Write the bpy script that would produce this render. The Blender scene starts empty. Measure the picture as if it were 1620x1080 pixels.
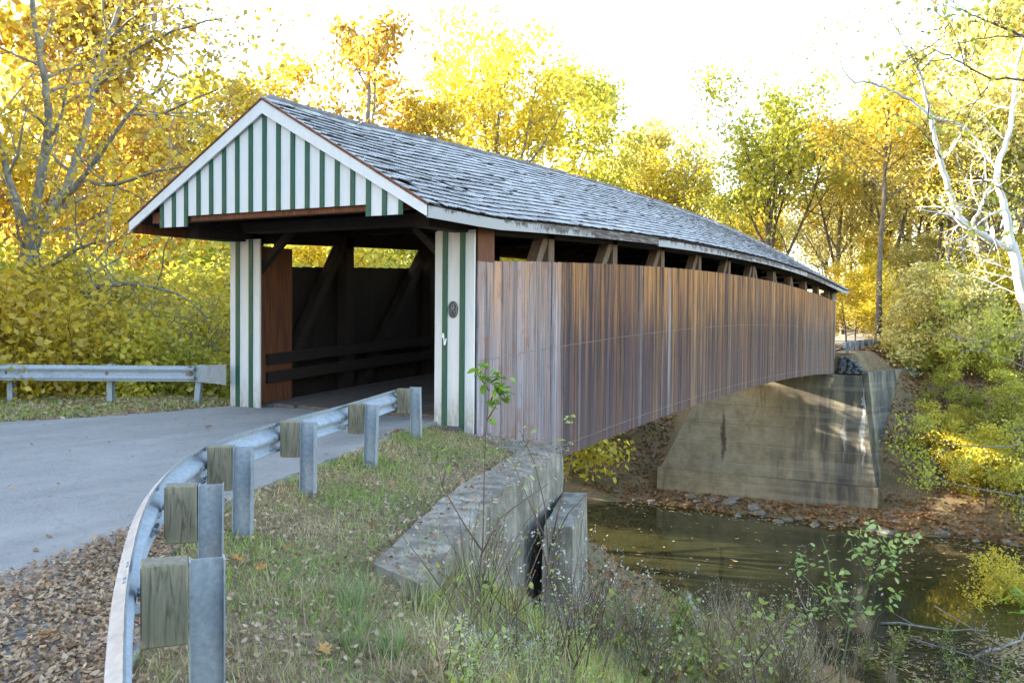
import bpy, math, random
import numpy as np
from mathutils import Vector, Matrix
R_ = math.radians
SC = bpy.context.scene
COL = SC.collection
# ------------------------------------------------------------------ camera, world, sun, exposure
CAM = np.array([10.332, -12.712, 1.768])
FPX, PITCH, ROLL, YAW = 1407.8, .029, .009, -.496
_F = np.array([math.sin(YAW)*math.cos(PITCH), math.cos(YAW)*math.cos(PITCH), -math.sin(PITCH)])
_R = np.array([math.cos(YAW), -math.sin(YAW), 0.]); _U = np.cross(_R, _F)
_R, _U = _R*math.cos(ROLL)+_U*math.sin(ROLL), -_R*math.sin(ROLL)+_U*math.cos(ROLL)
cam_d = bpy.data.cameras.new('camera'); cam_d.sensor_width = 36; cam_d.lens = FPX/1620*36
cam_d.clip_start = .05; cam_d.clip_end = 2000
cam = bpy.data.objects.new('camera', cam_d); COL.objects.link(cam)
M4 = Matrix.Identity(4)
for i in range(3):
    M4[i][0], M4[i][1], M4[i][2], M4[i][3] = _R[i], _U[i], -_F[i], CAM[i]
cam.matrix_world = M4; SC.camera = cam

SUN_EL, SUN_AZ = R_(15), R_(14)          # azimuth measured from -X towards -Y
SDIR = Vector((-math.cos(SUN_EL)*math.cos(SUN_AZ), -math.cos(SUN_EL)*math.sin(SUN_AZ), math.sin(SUN_EL)))
world = bpy.data.worlds.new('World'); SC.world = world; world.use_nodes = True
wn = world.node_tree; wn.nodes.clear()
wo = wn.nodes.new('ShaderNodeOutputWorld'); wb = wn.nodes.new('ShaderNodeBackground'); ws = wn.nodes.new('ShaderNodeTexSky')
ws.sky_type = 'NISHITA'; ws.sun_disc = False; ws.sun_elevation = SUN_EL
ws.sun_rotation = math.atan2(SDIR.x, SDIR.y); ws.air_density = 1.0; ws.dust_density = 1.6; ws.ozone_density = 0.7
wb.inputs[1].default_value = .15
wn.links.new(ws.outputs[0], wb.inputs[0]); wn.links.new(wb.outputs[0], wo.inputs[0])
sd = bpy.data.lights.new('sun', 'SUN'); sd.energy = 5.0; sd.angle = R_(.55); sd.color = (1, .90, .74)
so = bpy.data.objects.new('sun', sd); COL.objects.link(so); so.rotation_euler = SDIR.to_track_quat('Z', 'Y').to_euler()
so.location = (-40, -10, 30)
SC.view_settings.view_transform = 'Standard'; SC.view_settings.look = 'None'
SC.view_settings.exposure = 3.02; SC.view_settings.gamma = 1
SC.cycles.use_denoising = True
SC.cycles.max_bounces = 7; SC.cycles.diffuse_bounces = 3; SC.cycles.transparent_max_bounces = 6
SC.cycles.transmission_bounces = 4; SC.cycles.glossy_bounces = 3
SC.cycles.caustics_reflective = False; SC.cycles.caustics_refractive = False

rng = np.random.default_rng(11); random.seed(5)
# ------------------------------------------------------------------ helpers
def ray(u, v): return _F + _R*(u-810)/FPX + _U*(540-v)/FPX
def atd(u, v, d): return CAM + ray(u, v)*d

def np_mesh(name, V, faces_list):
    """V (n,3); faces_list: list of (m,k) int arrays"""
    me = bpy.data.meshes.new(name); V = np.asarray(V, np.float32)
    me.vertices.add(len(V)); me.vertices.foreach_set('co', V.ravel())
    loops = np.concatenate([np.asarray(f, np.int32).ravel() for f in faces_list])
    sizes = np.concatenate([np.full(len(f), np.asarray(f).shape[1], np.int32) for f in faces_list])
    starts = np.concatenate([[0], np.cumsum(sizes)[:-1]]).astype(np.int32)
    me.loops.add(len(loops)); me.loops.foreach_set('vertex_index', loops)
    me.polygons.add(len(sizes)); me.polygons.foreach_set('loop_start', starts); me.polygons.foreach_set('loop_total', sizes)
    me.update(calc_edges=True); me.validate(); return me

def link(name, data, mat=None, parent=None, loc=None):
    o = bpy.data.objects.new(name, data); COL.objects.link(o)
    if mat is not None and data is not None and len(data.materials) == 0: data.materials.append(mat)
    if parent is not None: o.parent = parent
    if loc is not None: o.location = loc
    return o
def tag(o, label=None, cat=None, group=None, kind=None):
    if label: o['label'] = label
    if cat: o['category'] = cat
    if group: o['group'] = group
    if kind: o['kind'] = kind
    return o
def thing(name, label, cat, loc=(0, 0, 0), group=None, rz=0):
    o = bpy.data.objects.new(name, None); COL.objects.link(o); o.location = loc; o.rotation_euler.z = rz
    o.empty_display_size = .2
    return tag(o, label, cat, group)
def copy_tree(o, parent=None):
    c = o.copy(); COL.objects.link(c); c.parent = parent
    for ch in list(o.children): copy_tree(ch, c)
    return c

class MB:
    def __init__(s): s.v = []; s.f = []
    def add(s, V, F):
        b = len(s.v); s.v.extend([tuple(map(float, p)) for p in V]); s.f.extend([tuple(b+i for i in q) for q in F]); return s
    def box(s, x0, x1, y0, y1, z0, z1):
        return s.add([(x0,y0,z0),(x1,y0,z0),(x1,y1,z0),(x0,y1,z0),(x0,y0,z1),(x1,y0,z1),(x1,y1,z1),(x0,y1,z1)],
                     [(0,3,2,1),(4,5,6,7),(0,1,5,4),(1,2,6,5),(2,3,7,6),(3,0,4,7)])
    def prism(s, poly, axis, a, b):
        """poly: list of 2D pts; axis 'x','y','z' extruded a..b"""
        n = len(poly)
        def P(p, t): return {'x': (t, p[0], p[1]), 'y': (p[0], t, p[1]), 'z': (p[0], p[1], t)}[axis]
        V = [P(p, a) for p in poly]+[P(p, b) for p in poly]
        F = [tuple(range(n-1, -1, -1)), tuple(range(n, 2*n))]+[(i, (i+1) % n, n+(i+1) % n, n+i) for i in range(n)]
        return s.add(V, F)
    def beam(s, p, q, w, h, up=(0, 0, 1)):
        p = Vector(p); q = Vector(q); d = (q-p).normalized(); up = Vector(up)
        a = d.cross(up); 
        if a.length < 1e-4: a = Vector((1, 0, 0))
        a.normalize(); b = a.cross(d).normalized()
        V = [e+a*sx*w/2+b*sy*h/2 for e in (p, q) for sx, sy in ((-1,-1),(1,-1),(1,1),(-1,1))]
        return s.add(V, [(0,1,2,3),(7,6,5,4),(0,4,5,1),(1,5,6,2),(2,6,7,3),(3,7,4,0)])
    def tube(s, pts, rad, n=6, cap=True):
        pts = [Vector(p) for p in pts]; b = len(s.v); m = len(pts)
        prev = None
        for i, p in enumerate(pts):
            d = (pts[min(i+1, m-1)]-pts[max(i-1, 0)])
            d = d.normalized() if d.length > 1e-6 else Vector((0, 0, 1))
            if prev is None: a = d.orthogonal().normalized()
            else:
                a = prev-d*prev.dot(d); a = a.normalized() if a.length > 1e-5 else d.orthogonal().normalized()
            prev = a; c = d.cross(a); r = rad[i] if hasattr(rad, '__len__') else rad
            for k in range(n):
                t = 2*math.pi*k/n; q = p+(a*math.cos(t)+c*math.sin(t))*r; s.v.append((q.x, q.y, q.z))
        for i in range(m-1):
            for k in range(n):
                s.f.append((b+i*n+k, b+i*n+(k+1) % n, b+(i+1)*n+(k+1) % n, b+(i+1)*n+k))
        if cap:
            s.f.append(tuple(b+k for k in range(n-1, -1, -1))); s.f.append(tuple(b+(m-1)*n+k for k in range(n)))
        return s
    def mesh(s, name, smooth=False):
        me = bpy.data.meshes.new(name); me.from_pydata(s.v, [], s.f); me.update()
        if smooth: me.polygons.foreach_set('use_smooth', [True]*len(me.polygons))
        return me
    def build(s, name, mat, parent=None, smooth=False, loc=None):
        return link(name, s.mesh(name, smooth), mat, parent, loc)

def rand_rot(n, rg, tilt=None):
    """random rotation matrices; tilt = std of tilt from horizontal (None: any direction)"""
    if tilt is None:
        q = rg.normal(size=(n, 4)); q /= np.linalg.norm(q, axis=1)[:, None]
        w, x, y, z = q.T
        return np.stack([np.stack([1-2*(y*y+z*z), 2*(x*y-z*w), 2*(x*z+y*w)], 1),
                         np.stack([2*(x*y+z*w), 1-2*(x*x+z*z), 2*(y*z-x*w)], 1),
                         np.stack([2*(x*z-y*w), 2*(y*z+x*w), 1-2*(x*x+y*y)], 1)], 1)
    a = rg.uniform(0, 2*np.pi, n); tx = rg.normal(0, tilt, n); ty = rg.normal(0, tilt, n)
    z0 = np.zeros(n); o1 = np.ones(n)
    Z = np.stack([np.stack([np.cos(a), -np.sin(a), z0], 1), np.stack([np.sin(a), np.cos(a), z0], 1), np.stack([z0, z0, o1], 1)], 1)
    X = np.stack([np.stack([o1, z0, z0], 1), np.stack([z0, np.cos(tx), -np.sin(tx)], 1), np.stack([z0, np.sin(tx), np.cos(tx)], 1)], 1)
    Y = np.stack([np.stack([np.cos(ty), z0, np.sin(ty)], 1), np.stack([z0, o1, z0], 1), np.stack([-np.sin(ty), z0, np.cos(ty)], 1)], 1)
    return Z @ X @ Y
def scatter(name, T, TF, C, Rm, S):
    """copies of template T (k,3) / faces TF (list of lists) at C with rotation Rm and size S (n,) or (n,3)"""
    T = np.asarray(T, float); n = len(C); S = np.asarray(S, float)
    if S.ndim == 1: S = S[:, None]*np.ones(3)
    V = np.einsum('nij,nkj->nki', Rm, T[None]*S[:, None, :])+np.asarray(C)[:, None, :]
    off = (np.arange(n)*len(T))[:, None]; groups = {}
    for f in TF: groups.setdefault(len(f), []).append(f)
    fl = [np.concatenate([off+np.asarray(f)[None] for f in fs]) for fs in groups.values()]
    return np_mesh(name, V.reshape(-1, 3), fl)
RHOMB = ([(0,0,0),(.45,.3,.05),(1,0,-.06),(.45,-.3,.05)], [(0,1,2,3)])
LEAF6 = ([(0,0,0),(.3,.24,.07),(.68,.22,.05),(1,0,-.1),(.68,-.22,.05),(.3,-.24,.07),(.3,0,0),(.68,0,-.02)],
         [(0,6,1),(6,7,2,1),(7,3,2),(0,5,6),(6,5,4,7),(7,4,3)])
CURL = ([(-.55,0,.12),(-.15,-.30,.0),(.2,-.24,.02),(.58,.03,.18),(.2,.27,.06),(-.15,.28,.0)], [(0,1,5),(1,2,4,5),(2,3,4)])
MAPLE = [(.0,-.5),(.09,-.16),(.34,-.28),(.30,-.08),(.52,.06),(.28,.12),(.30,.32),(.13,.24),(.0,.55),(-.12,.24),(-.32,.34),(-.27,.12),(-.5,.04),(-.3,-.08),(-.36,-.27),(-.09,-.16)]
BLADE = ([(-.05,0,0),(.05,0,0),(.035,.12,.55),(-.035,.12,.55),(0,.42,1.)], [(0,1,2,3),(3,2,4)])
# ------------------------------------------------------------------ material helpers
def nmat(name):
    m = bpy.data.materials.new(name); m.use_nodes = True; nt = m.node_tree
    b = nt.nodes['Principled BSDF']; return m, nt, b
class NT:
    def __init__(s, nt): s.nt = nt
    def n(s, t, **k):
        x = s.nt.nodes.new('ShaderNode'+t)
        for a, v in k.items(): setattr(x, a, v)
        return x
    def l(s, a, b): s.nt.links.new(a, b)
    def set(s, inp, v):
        if hasattr(v, 'is_linked') or isinstance(v, bpy.types.NodeSocket): s.l(v, inp)
        else:
            if isinstance(v, (tuple, list)) and len(v) == 3 and inp.type == 'RGBA': v = (*v, 1)
            inp.default_value = v
    def co(s, scale=(1, 1, 1), src='Object', rnd=False):
        c = s.n('TexCoord'); mp = s.n('Mapping'); s.l(c.outputs[src], mp.inputs[0]); mp.inputs[3].default_value = scale
        if rnd:
            oi = s.n('ObjectInfo'); mu = s.n('Math', operation='MULTIPLY'); s.l(oi.outputs['Random'], mu.inputs[0]); mu.inputs[1].default_value = 57.
            cb = s.n('CombineXYZ'); s.l(mu.outputs[0], cb.inputs[0]); s.l(mu.outputs[0], cb.inputs[1]); s.l(mu.outputs[0], cb.inputs[2]); s.l(cb.outputs[0], mp.inputs[1])
        return mp.outputs[0]
    def world(s, scale=(1, 1, 1)):
        c = s.n('NewGeometry'); mp = s.n('Mapping'); s.l(c.outputs['Position'], mp.inputs[0]); mp.inputs[3].default_value = scale; return mp.outputs[0]
    def noise(s, vec, scale=5, detail=4, rough=.55, out='Fac', dist=0):
        x = s.n('TexNoise'); s.l(vec, x.inputs['Vector']); x.inputs['Scale'].default_value = scale; x.inputs['Detail'].default_value = detail
        x.inputs['Roughness'].default_value = rough; x.inputs['Distortion'].default_value = dist; return x.outputs[out]
    def ramp(s, fac, stops, interp='LINEAR'):
        r = s.n('ValToRGB'); r.color_ramp.interpolation = interp; e = r.color_ramp.elements
        while len(e) < len(stops): e.new(.5)
        for i, (p, c) in enumerate(stops):
            e[i].position = p; e[i].color = (*c, 1) if isinstance(c, (tuple, list)) else (c, c, c, 1)
        s.set(r.inputs[0], fac); return r.outputs[0]
    def mix(s, fac, a, b, mode='MIX'):
        m = s.n('Mix', data_type='RGBA', blend_type=mode); s.set(m.inputs[0], fac); s.set(m.inputs[6], a); s.set(m.inputs[7], b); return m.outputs[2]
    def math(s, op, a, b=0., clamp=False):
        m = s.n('Math', operation=op, use_clamp=clamp); s.set(m.inputs[0], a); s.set(m.inputs[1], b); return m.outputs[0]
    def bump(s, b, h, strength=.3, dist=.01):
        x = s.n('Bump'); x.inputs['Strength'].default_value = strength; x.inputs['Distance'].default_value = dist
        s.l(h, x.inputs['Height']); s.l(x.outputs[0], b.inputs['Normal'])
    def sep(s, vec):
        x = s.n('SeparateXYZ'); s.l(vec, x.inputs[0]); return x.outputs
    def rnd(s, k=1.):
        """random per object and per island"""
        oi = s.n('ObjectInfo'); g = s.n('NewGeometry')
        return s.math('FRACT', s.math('ADD', oi.outputs['Random'], g.outputs['Random Per Island']))
MAT = {}
def simple(name, stops, scale=4, vec=(1, 1, 1), rough=.8, bump=.3, bd=.01, metal=0, detail=6, rnd=True, nr=.6):
    m, nt, b = nmat(name); t = NT(nt); v = t.co(vec, rnd=rnd); f = t.noise(v, scale, detail, nr)
    t.l(t.ramp(f, stops), b.inputs['Base Color']); b.inputs['Roughness'].default_value = rough; b.inputs['Metallic'].default_value = metal
    if bump: t.bump(b, f, bump, bd)
    MAT[name] = m; return m
def leafmat(name, stops, clump=.35, trans=.5, scale=.45, rough=.6):
    m, nt, b = nmat(name); t = NT(nt); nt.nodes.remove(b)
    r = t.rnd(); cl = t.noise(t.co(src='Object', rnd=True), scale, 3)
    f = t.math('ADD', t.math('MULTIPLY', r, 1-clump), t.math('MULTIPLY', t.math('MULTIPLY_ADD', cl, 2.2), clump), True)
    nd = [x for x in nt.nodes if x.type == 'MATH' and x.operation == 'MULTIPLY_ADD'][0]; nd.inputs[1].default_value = 2.2; nd.inputs[2].default_value = -.6
    c = t.ramp(f, stops)
    d = t.n('BsdfDiffuse'); tr = t.n('BsdfTranslucent'); g = t.n('BsdfGlossy'); g.inputs['Roughness'].default_value = .5
    t.l(c, d.inputs[0]); t.l(c, tr.inputs[0])
    x = t.n('MixShader'); x.inputs[0].default_value = trans; t.l(d.outputs[0], x.inputs[1]); t.l(tr.outputs[0], x.inputs[2])
    y = t.n('MixShader'); y.inputs[0].default_value = .04; t.l(x.outputs[0], y.inputs[1]); t.l(g.outputs[0], y.inputs[2])
    t.l(y.outputs[0], nt.nodes['Material Output'].inputs[0]); MAT[name] = m; return m

def mats():
    # painted boards
    m, nt, b = nmat('white_paint'); t = NT(nt)
    f = t.noise(t.co((6, 6, .6), rnd=True), 3, 6, .65); g = t.noise(t.co((1, 1, 1), rnd=True), 9, 5, .7)
    c = t.mix(t.ramp(f, [(.5, 0.), (.8, .6)]), (.55, .55, .56), (.42, .40, .38)); c = t.mix(t.ramp(g, [(.64, 0.), (.76, .6)]), c, (.30, .26, .21))
    zw = t.sep(t.world())[2]; c = t.mix(t.math('MULTIPLY', t.ramp(t.math('MULTIPLY', zw, 1.6), [(0., 1.), (.9, 0.)]), t.ramp(t.noise(t.world((6, 6, 2)), 3, 5, .7), [(.35, .1), (.65, .75)])), c, (.20, .165, .12))
    t.l(c, b.inputs['Base Color']); b.inputs['Roughness'].default_value = .55; t.bump(b, f, .25, .004); MAT['white_paint'] = m
    simple('green_paint', [(.3, (.0005, .046, .027)), (.6, (.001, .066, .040)), (.85, (.005, .09, .057))], 6, (5, 5, .7), .5, .2, .004)
    # weathered eave board
    m, nt, b = nmat('worn_white_board'); t = NT(nt); p = t.world()
    f = t.noise(t.world((1, 2.4, 2.0)), 1.5, 7, .75); s_ = t.sep(t.co())
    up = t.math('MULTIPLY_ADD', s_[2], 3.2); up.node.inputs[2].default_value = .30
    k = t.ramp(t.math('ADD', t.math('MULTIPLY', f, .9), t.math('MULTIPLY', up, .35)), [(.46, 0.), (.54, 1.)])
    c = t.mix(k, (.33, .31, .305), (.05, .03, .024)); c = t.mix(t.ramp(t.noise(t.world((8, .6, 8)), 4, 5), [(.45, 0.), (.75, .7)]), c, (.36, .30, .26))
    t.l(c, b.inputs['Base Color']); b.inputs['Roughness'].default_value = .8; t.bump(b, f, .3, .006); MAT['worn_white_board'] = m
    # siding: object colour carries each board's own stain, streaked by grain
    m, nt, b = nmat('siding'); t = NT(nt); oi = t.n('ObjectInfo')
    gr = t.noise(t.co((1, 3.4, .16), rnd=True), 2.2, 7, .72, dist=.2); gr2 = t.noise(t.co((1, 7, .22), rnd=True), 2.5, 5, .75)
    z = t.sep(t.co())[2]
    big = t.noise(t.co((1, 1.8, .22), rnd=True), 1.7, 5, .65)
    zz = t.math('MULTIPLY_ADD', z, .26); zz.node.inputs[2].default_value = .10
    om = t.ramp(t.math('ADD', t.math('MULTIPLY', big, .8), t.math('MULTIPLY', zz, .42)), [(.54, 0.), (.72, 1.)])
    om = t.math('MULTIPLY', om, oi.outputs['Alpha'])
    c = t.mix(t.ramp(gr, [(.40, 0.), (.60, 1.)]), t.mix(.72, oi.outputs['Color'], (.02, .010, .008)), oi.outputs['Color'])
    c = t.mix(om, c, (.50, .24, .075))
    c = t.mix(t.ramp(gr2, [(.62, 0.), (.74, .4)]), c, (.36, .27, .25))
    c = t.mix(t.ramp(gr2, [(.34, .8), (.44, 0.)]), c, (.03, .016, .012))
    ws_ = t.noise(t.world((1, 4.5, .13)), 2.0, 8, .78); wy = t.sep(t.world())
    c = t.mix(t.ramp(ws_, [(.42, .92), (.53, 0.)]), c, (.018, .010, .010))
    far_ = t.ramp(t.math('MULTIPLY', wy[1], .1), [(.30, 1.08), (.36, .96)]); c = t.mix(1., c, far_, 'MULTIPLY')
    c = t.mix(t.ramp(t.noise(t.world((1, 7, .10)), 2.2, 6, .75), [(.60, 0.), (.70, .55)]), c, (.30, .25, .26))
    pat = t.noise(t.world((1, 1.6, .8)), 1.3, 6, .7); nearm = t.ramp(t.math('MULTIPLY', wy[1], .1), [(.28, 1.), (.36, 0.)])
    c = t.mix(t.math('MULTIPLY', nearm, .28), c, (.34, .30, .31)); c = t.mix(t.math('MULTIPLY', t.ramp(pat, [(.56, 0.), (.66, .6)]), nearm), c, (.20, .085, .04))
    lowm = t.ramp(t.math('MULTIPLY_ADD', z, .25), [(.0, .4), (.62, 0.)]); lowm.node.inputs[0].links[0].from_node.inputs[2].default_value = .3
    c = t.mix(t.math('MULTIPLY', lowm, t.ramp(gr, [(.4, .3), (.6, 1.)])), c, (.14, .10, .10))
    vo = t.n('TexVoronoi'); t.l(t.co((1, 1.0, 1.3), rnd=True), vo.inputs['Vector']); vo.inputs['Scale'].default_value = 1.0
    c = t.mix(t.ramp(vo.outputs['Distance'], [(.025, .85), (.06, 0.)]), c, (.035, .018, .012))
    hs = t.n('HueSaturation'); hs.inputs['Saturation'].default_value = 1.06; hs.inputs['Hue'].default_value = .494; t.l(c, hs.inputs['Color']); c = hs.outputs[0]
    t.l(c, b.inputs['Base Color']); b.inputs['Roughness'].default_value = .88; t.bump(b, gr, .45, .006); MAT['siding'] = m
    simple('shaded_timber', [(.3, (.007, .004, .003)), (.6, (.018, .009, .005)), (.8, (.032, .017, .010))], 3, (6, 6, 6), .9, .4)  # interior darkness put into the wood colour, nearly black
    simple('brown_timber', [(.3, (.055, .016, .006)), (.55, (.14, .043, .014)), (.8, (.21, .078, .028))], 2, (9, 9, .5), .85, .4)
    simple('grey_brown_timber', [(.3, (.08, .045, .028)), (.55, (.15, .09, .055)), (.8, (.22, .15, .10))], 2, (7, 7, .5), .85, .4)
    simple('deck_wood', [(.3, (.05, .036, .032)), (.55, (.11, .085, .075)), (.8, (.18, .15, .135))], 3, (9, .5, 9), .9, .4)
    m, nt, b = nmat('shingle'); t = NT(nt); f = t.noise(t.world((1, 3, 1)), 6, 6, .7); r = t.rnd()
    c = t.ramp(r, [(0, (.26, .25, .26)), (.12, (.37, .36, .375)), (.6, (.44, .43, .45)), (1, (.52, .51, .53))])
    c = t.mix(t.ramp(f, [(.28, .4), (.46, 0.)]), c, (.18, .17, .18)); t.l(c, b.inputs['Base Color']); b.inputs['Roughness'].default_value = .85
    t.bump(b, f, .5, .01); MAT['shingle'] = m
    simple('butt_shade', [(.3, (.055, .05, .056)), (.7, (.14, .13, .14))], 12, rough=.95, bump=0)  # shingle butt ends painted darker to draw the shadow line under each course
    # galvanised steel
    m, nt, b = nmat('galvanised'); t = NT(nt); f = t.noise(t.co(), 26, 4, .6); g = t.noise(t.co((1, 1, 3)), 3, 5, .65)
    c = t.mix(t.ramp(f, [(.3, 0.), (.7, 1.)]), (.23, .26, .31), (.33, .365, .42)); c = t.mix(t.ramp(g, [(.52, 0.), (.75, .65)]), c, (.17, .175, .18))
    t.l(c, b.inputs['Base Color']); b.inputs['Metallic'].default_value = .10
    t.l(t.ramp(g, [(.3, .6), (.7, .8)]), b.inputs['Roughness']); MAT['galvanised'] = m
    m, nt, b = nmat('steel_post'); t = NT(nt); f = t.noise(t.co(rnd=True), 30, 4, .6); g = t.noise(t.co((1, 1, .5), rnd=True), 5, 5, .65)
    c = t.mix(t.ramp(f, [(.3, 0.), (.7, 1.)]), (.20, .225, .26), (.30, .33, .37)); c = t.mix(t.ramp(g, [(.5, 0.), (.75, .6)]), c, (.13, .13, .14))
    c = t.mix(t.ramp(t.noise(t.co(rnd=True), 14, 3), [(.66, 0.), (.74, .5)]), c, (.17, .09, .05))
    t.l(c, b.inputs['Base Color']); b.inputs['Metallic'].default_value = .35; b.inputs['Roughness'].default_value = .55; MAT['steel_post'] = m
    # treated timber block with growth rings
    m, nt, b = nmat('treated_block'); t = NT(nt); gq = t.noise(t.co((16, 16, 1.5), rnd=True), 2.0, 6, .65, dist=1.2); g = t.noise(t.co((3, 3, .7), rnd=True), 4, 6, .65)
    c = t.ramp(gq, [(.34, (.055, .043, .028)), (.46, (.14, .115, .078)), (.62, (.21, .178, .125)), (.8, (.11, .09, .06))]); c = t.mix(t.ramp(g, [(.42, 0.), (.7, .6)]), c, (.15, .155, .10))
    vo = t.n('TexVoronoi'); t.l(t.co((3.2, 3.2, 2.2), rnd=True), vo.inputs['Vector']); vo.inputs['Scale'].default_value = 1.; c = t.mix(t.ramp(vo.outputs['Distance'], [(.05, .9), (.13, 0.)]), c, (.03, .02, .014))
    t.l(c, b.inputs['Base Color']); b.inputs['Roughness'].default_value = .85; t.bump(b, gq, .4, .004); MAT['treated_block'] = m
    # road
    m, nt, b = nmat('asphalt'); t = NT(nt); a = t.noise(t.world(), 46, 5, .8); g = t.noise(t.world(), .8, 6, .6); h = t.noise(t.world(), 9, 6, .75)
    c = t.mix(t.ramp(a, [(.36, 0.), (.64, 1.)]), (.125, .122, .118), (.32, .313, .305)); c = t.mix(t.ramp(g, [(.4, 0.), (.62, .6)]), c, (.30, .288, .272))
    c = t.mix(t.ramp(t.noise(t.world((1.2, .25, 1)), 1.1, 5, .65), [(.42, 0.), (.66, .5)]), c, (.15, .147, .145))
    c = t.mix(t.ramp(h, [(.54, 0.), (.68, .5)]), c, (.12, .115, .115))
    vo = t.n('TexVoronoi', feature='DISTANCE_TO_EDGE'); wv = t.n('VectorMath', operation='ADD'); t.l(t.world(), wv.inputs[0])
    nv = t.noise(t.world(), 1.6, 4, .6, 'Color'); t.l(nv, wv.inputs[1]); t.l(wv.outputs[0], vo.inputs['Vector']); vo.inputs['Scale'].default_value = .38
    c = t.mix(t.ramp(vo.outputs['Distance'], [(.003, .22), (.008, 0.)]), c, (.09, .085, .08))
    t.l(c, b.inputs['Base Color']); b.inputs['Roughness'].default_value = .9; t.bump(b, a, .5, .008); MAT['asphalt'] = m
    # ground: soil + litter + thatch
    m, nt, b = nmat('ground'); t = NT(nt); a = t.noise(t.world(), 11, 7, .75); g = t.noise(t.world(), .7, 5, .6); h = t.noise(t.world(), 34, 4, .7)
    c = t.ramp(a, [(.3, (.075, .047, .026)), (.48, (.18, .118, .065)), (.62, (.28, .19, .105)), (.78, (.36, .26, .15))])
    c = t.mix(t.ramp(g, [(.42, 0.), (.62, .55)]), c, t.ramp(h, [(.35, (.035, .05, .012)), (.7, (.12, .13, .04))]))
    t.l(c, b.inputs['Base Color']); b.inputs['Roughness'].default_value = .95; t.bump(b, a, .8, .05); MAT['ground'] = m
    # concretes
    m, nt, b = nmat('pale_concrete'); t = NT(nt); a = t.noise(t.world(), 3, 7, .7); g = t.noise(t.world((3, 3, .5)), 1.5, 5, .65); h = t.noise(t.world(), 22, 5, .75)
    c = t.ramp(a, [(.3, (.10, .082, .060)), (.5, (.22, .19, .15)), (.75, (.39, .35, .29))]); c = t.mix(t.ramp(g, [(.46, 0.), (.64, .75)]), c, (.085, .072, .052))
    c = t.mix(t.ramp(h, [(.58, 0.), (.70, .7)]), c, (.07, .065, .055)); t.l(c, b.inputs['Base Color']); b.inputs['Roughness'].default_value = .9; t.bump(b, h, .7, .02); MAT['pale_concrete'] = m
    m, nt, b = nmat('stained_concrete'); t = NT(nt); a = t.noise(t.world(), 1.1, 7, .7); g = t.noise(t.world((1.0, 1, .10)), 1.0, 6, .68); bd = t.noise(t.world((.06, .06, 1.3)), 1.6, 4, .5)
    c = t.ramp(a, [(.3, (.17, .135, .085)), (.5, (.27, .225, .145)), (.72, (.36, .315, .22))])
    pos = t.sep(t.world())
    rt = t.ramp(t.math('MULTIPLY_ADD', pos[0], .12), [(.1, .05), (.55, 1.)]); rt.node.inputs[0].links[0].from_node.inputs[2].default_value = .25
    c = t.mix(t.math('MULTIPLY', t.ramp(g, [(.38, 0.), (.58, .95)]), rt), c, (.055, .053, .05))
    c = t.mix(t.ramp(bd, [(.52, 0.), (.62, .2)]), c, (.40, .37, .31)); c = t.mix(t.ramp(t.noise(t.world(), 5, 6, .75), [(.56, 0.), (.68, .5)]), c, (.12, .10, .07))
    jl = t.math('LESS_THAN', t.math('FRACT', t.math('MULTIPLY', pos[2], .92)), .022); c = t.mix(t.math('MULTIPLY', jl, .55), c, (.09, .08, .06))
    c = t.mix(t.ramp(t.noise(t.world((1.3, 1.3, .25)), 1.1, 5, .7), [(.58, 0.), (.70, .6)]), c, (.07, .062, .05))
    # one rust-brown spindle-shaped stain and two lime streaks, each with its own outline
    def spindle(x0, z0, hw, hh):
        wn_ = t.math('MULTIPLY', t.math('SUBTRACT', t.noise(t.world((1, 1, .6)), 1.6, 5, .7), .5), .9)
        dx = t.math('ABSOLUTE', t.math('ADD', t.math('SUBTRACT', pos[0], x0), wn_)); dz = t.math('ABSOLUTE', t.math('SUBTRACT', pos[2], z0))
        e = t.math('ADD', t.math('DIVIDE', dx, hw), t.math('DIVIDE', dz, hh)); e = t.math('ADD', e, t.math('MULTIPLY', t.noise(t.world(), 2.5, 4), .5))
        return t.ramp(t.math('MULTIPLY', e, .5), [(.40, 1.), (.66, 0.)])
    c = t.mix(t.math('MULTIPLY', spindle(-3.28, -5.0, .24, 1.9), .85), c, (.05, .028, .026))
    c = t.mix(t.math('MULTIPLY', spindle(4.28, -4.2, .16, 2.9), .8), c, (.42, .42, .40))
    c = t.mix(t.math('MULTIPLY', spindle(3.35, -4.6, .14, 1.5), .7), c, (.38, .38, .36))
    t.l(c, b.inputs['Base Color']); b.inputs['Roughness'].default_value = .9; t.bump(b, a, .6, .05); MAT['stained_concrete'] = m
    simple('stone', [(.3, (.09, .08, .065)), (.55, (.19, .165, .13)), (.8, (.32, .29, .24))], 2.5, rough=.9, bump=.7, bd=.05)
    simple('slate_stone', [(.3, (.06, .065, .07)), (.55, (.13, .14, .15)), (.8, (.22, .23, .24))], 4, rough=.9, bump=.7, bd=.03)
    # water
    m, nt, b = nmat('water'); t = NT(nt); w = t.world((.9, 1.6, 1))
    f = t.noise(w, .9, 3, .5); g = t.noise(w, 5., 3, .5)
    c = t.ramp(t.noise(t.world(), .25, 3), [(.3, (.022, .024, .009)), (.7, (.040, .038, .015))])
    t.l(c, b.inputs['Base Color']); b.inputs['Roughness'].default_value = .015; b.inputs['IOR'].default_value = 1.33
    x = t.math('ADD', f, t.math('MULTIPLY', g, .16)); t.bump(b, x, .045, .05); MAT['water'] = m
    # barks
    simple('grey_bark', [(.3, (.10, .09, .075)), (.55, (.22, .20, .175)), (.8, (.36, .34, .31))], 3, (2, 2, .6), .9, .6, .03)
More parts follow.
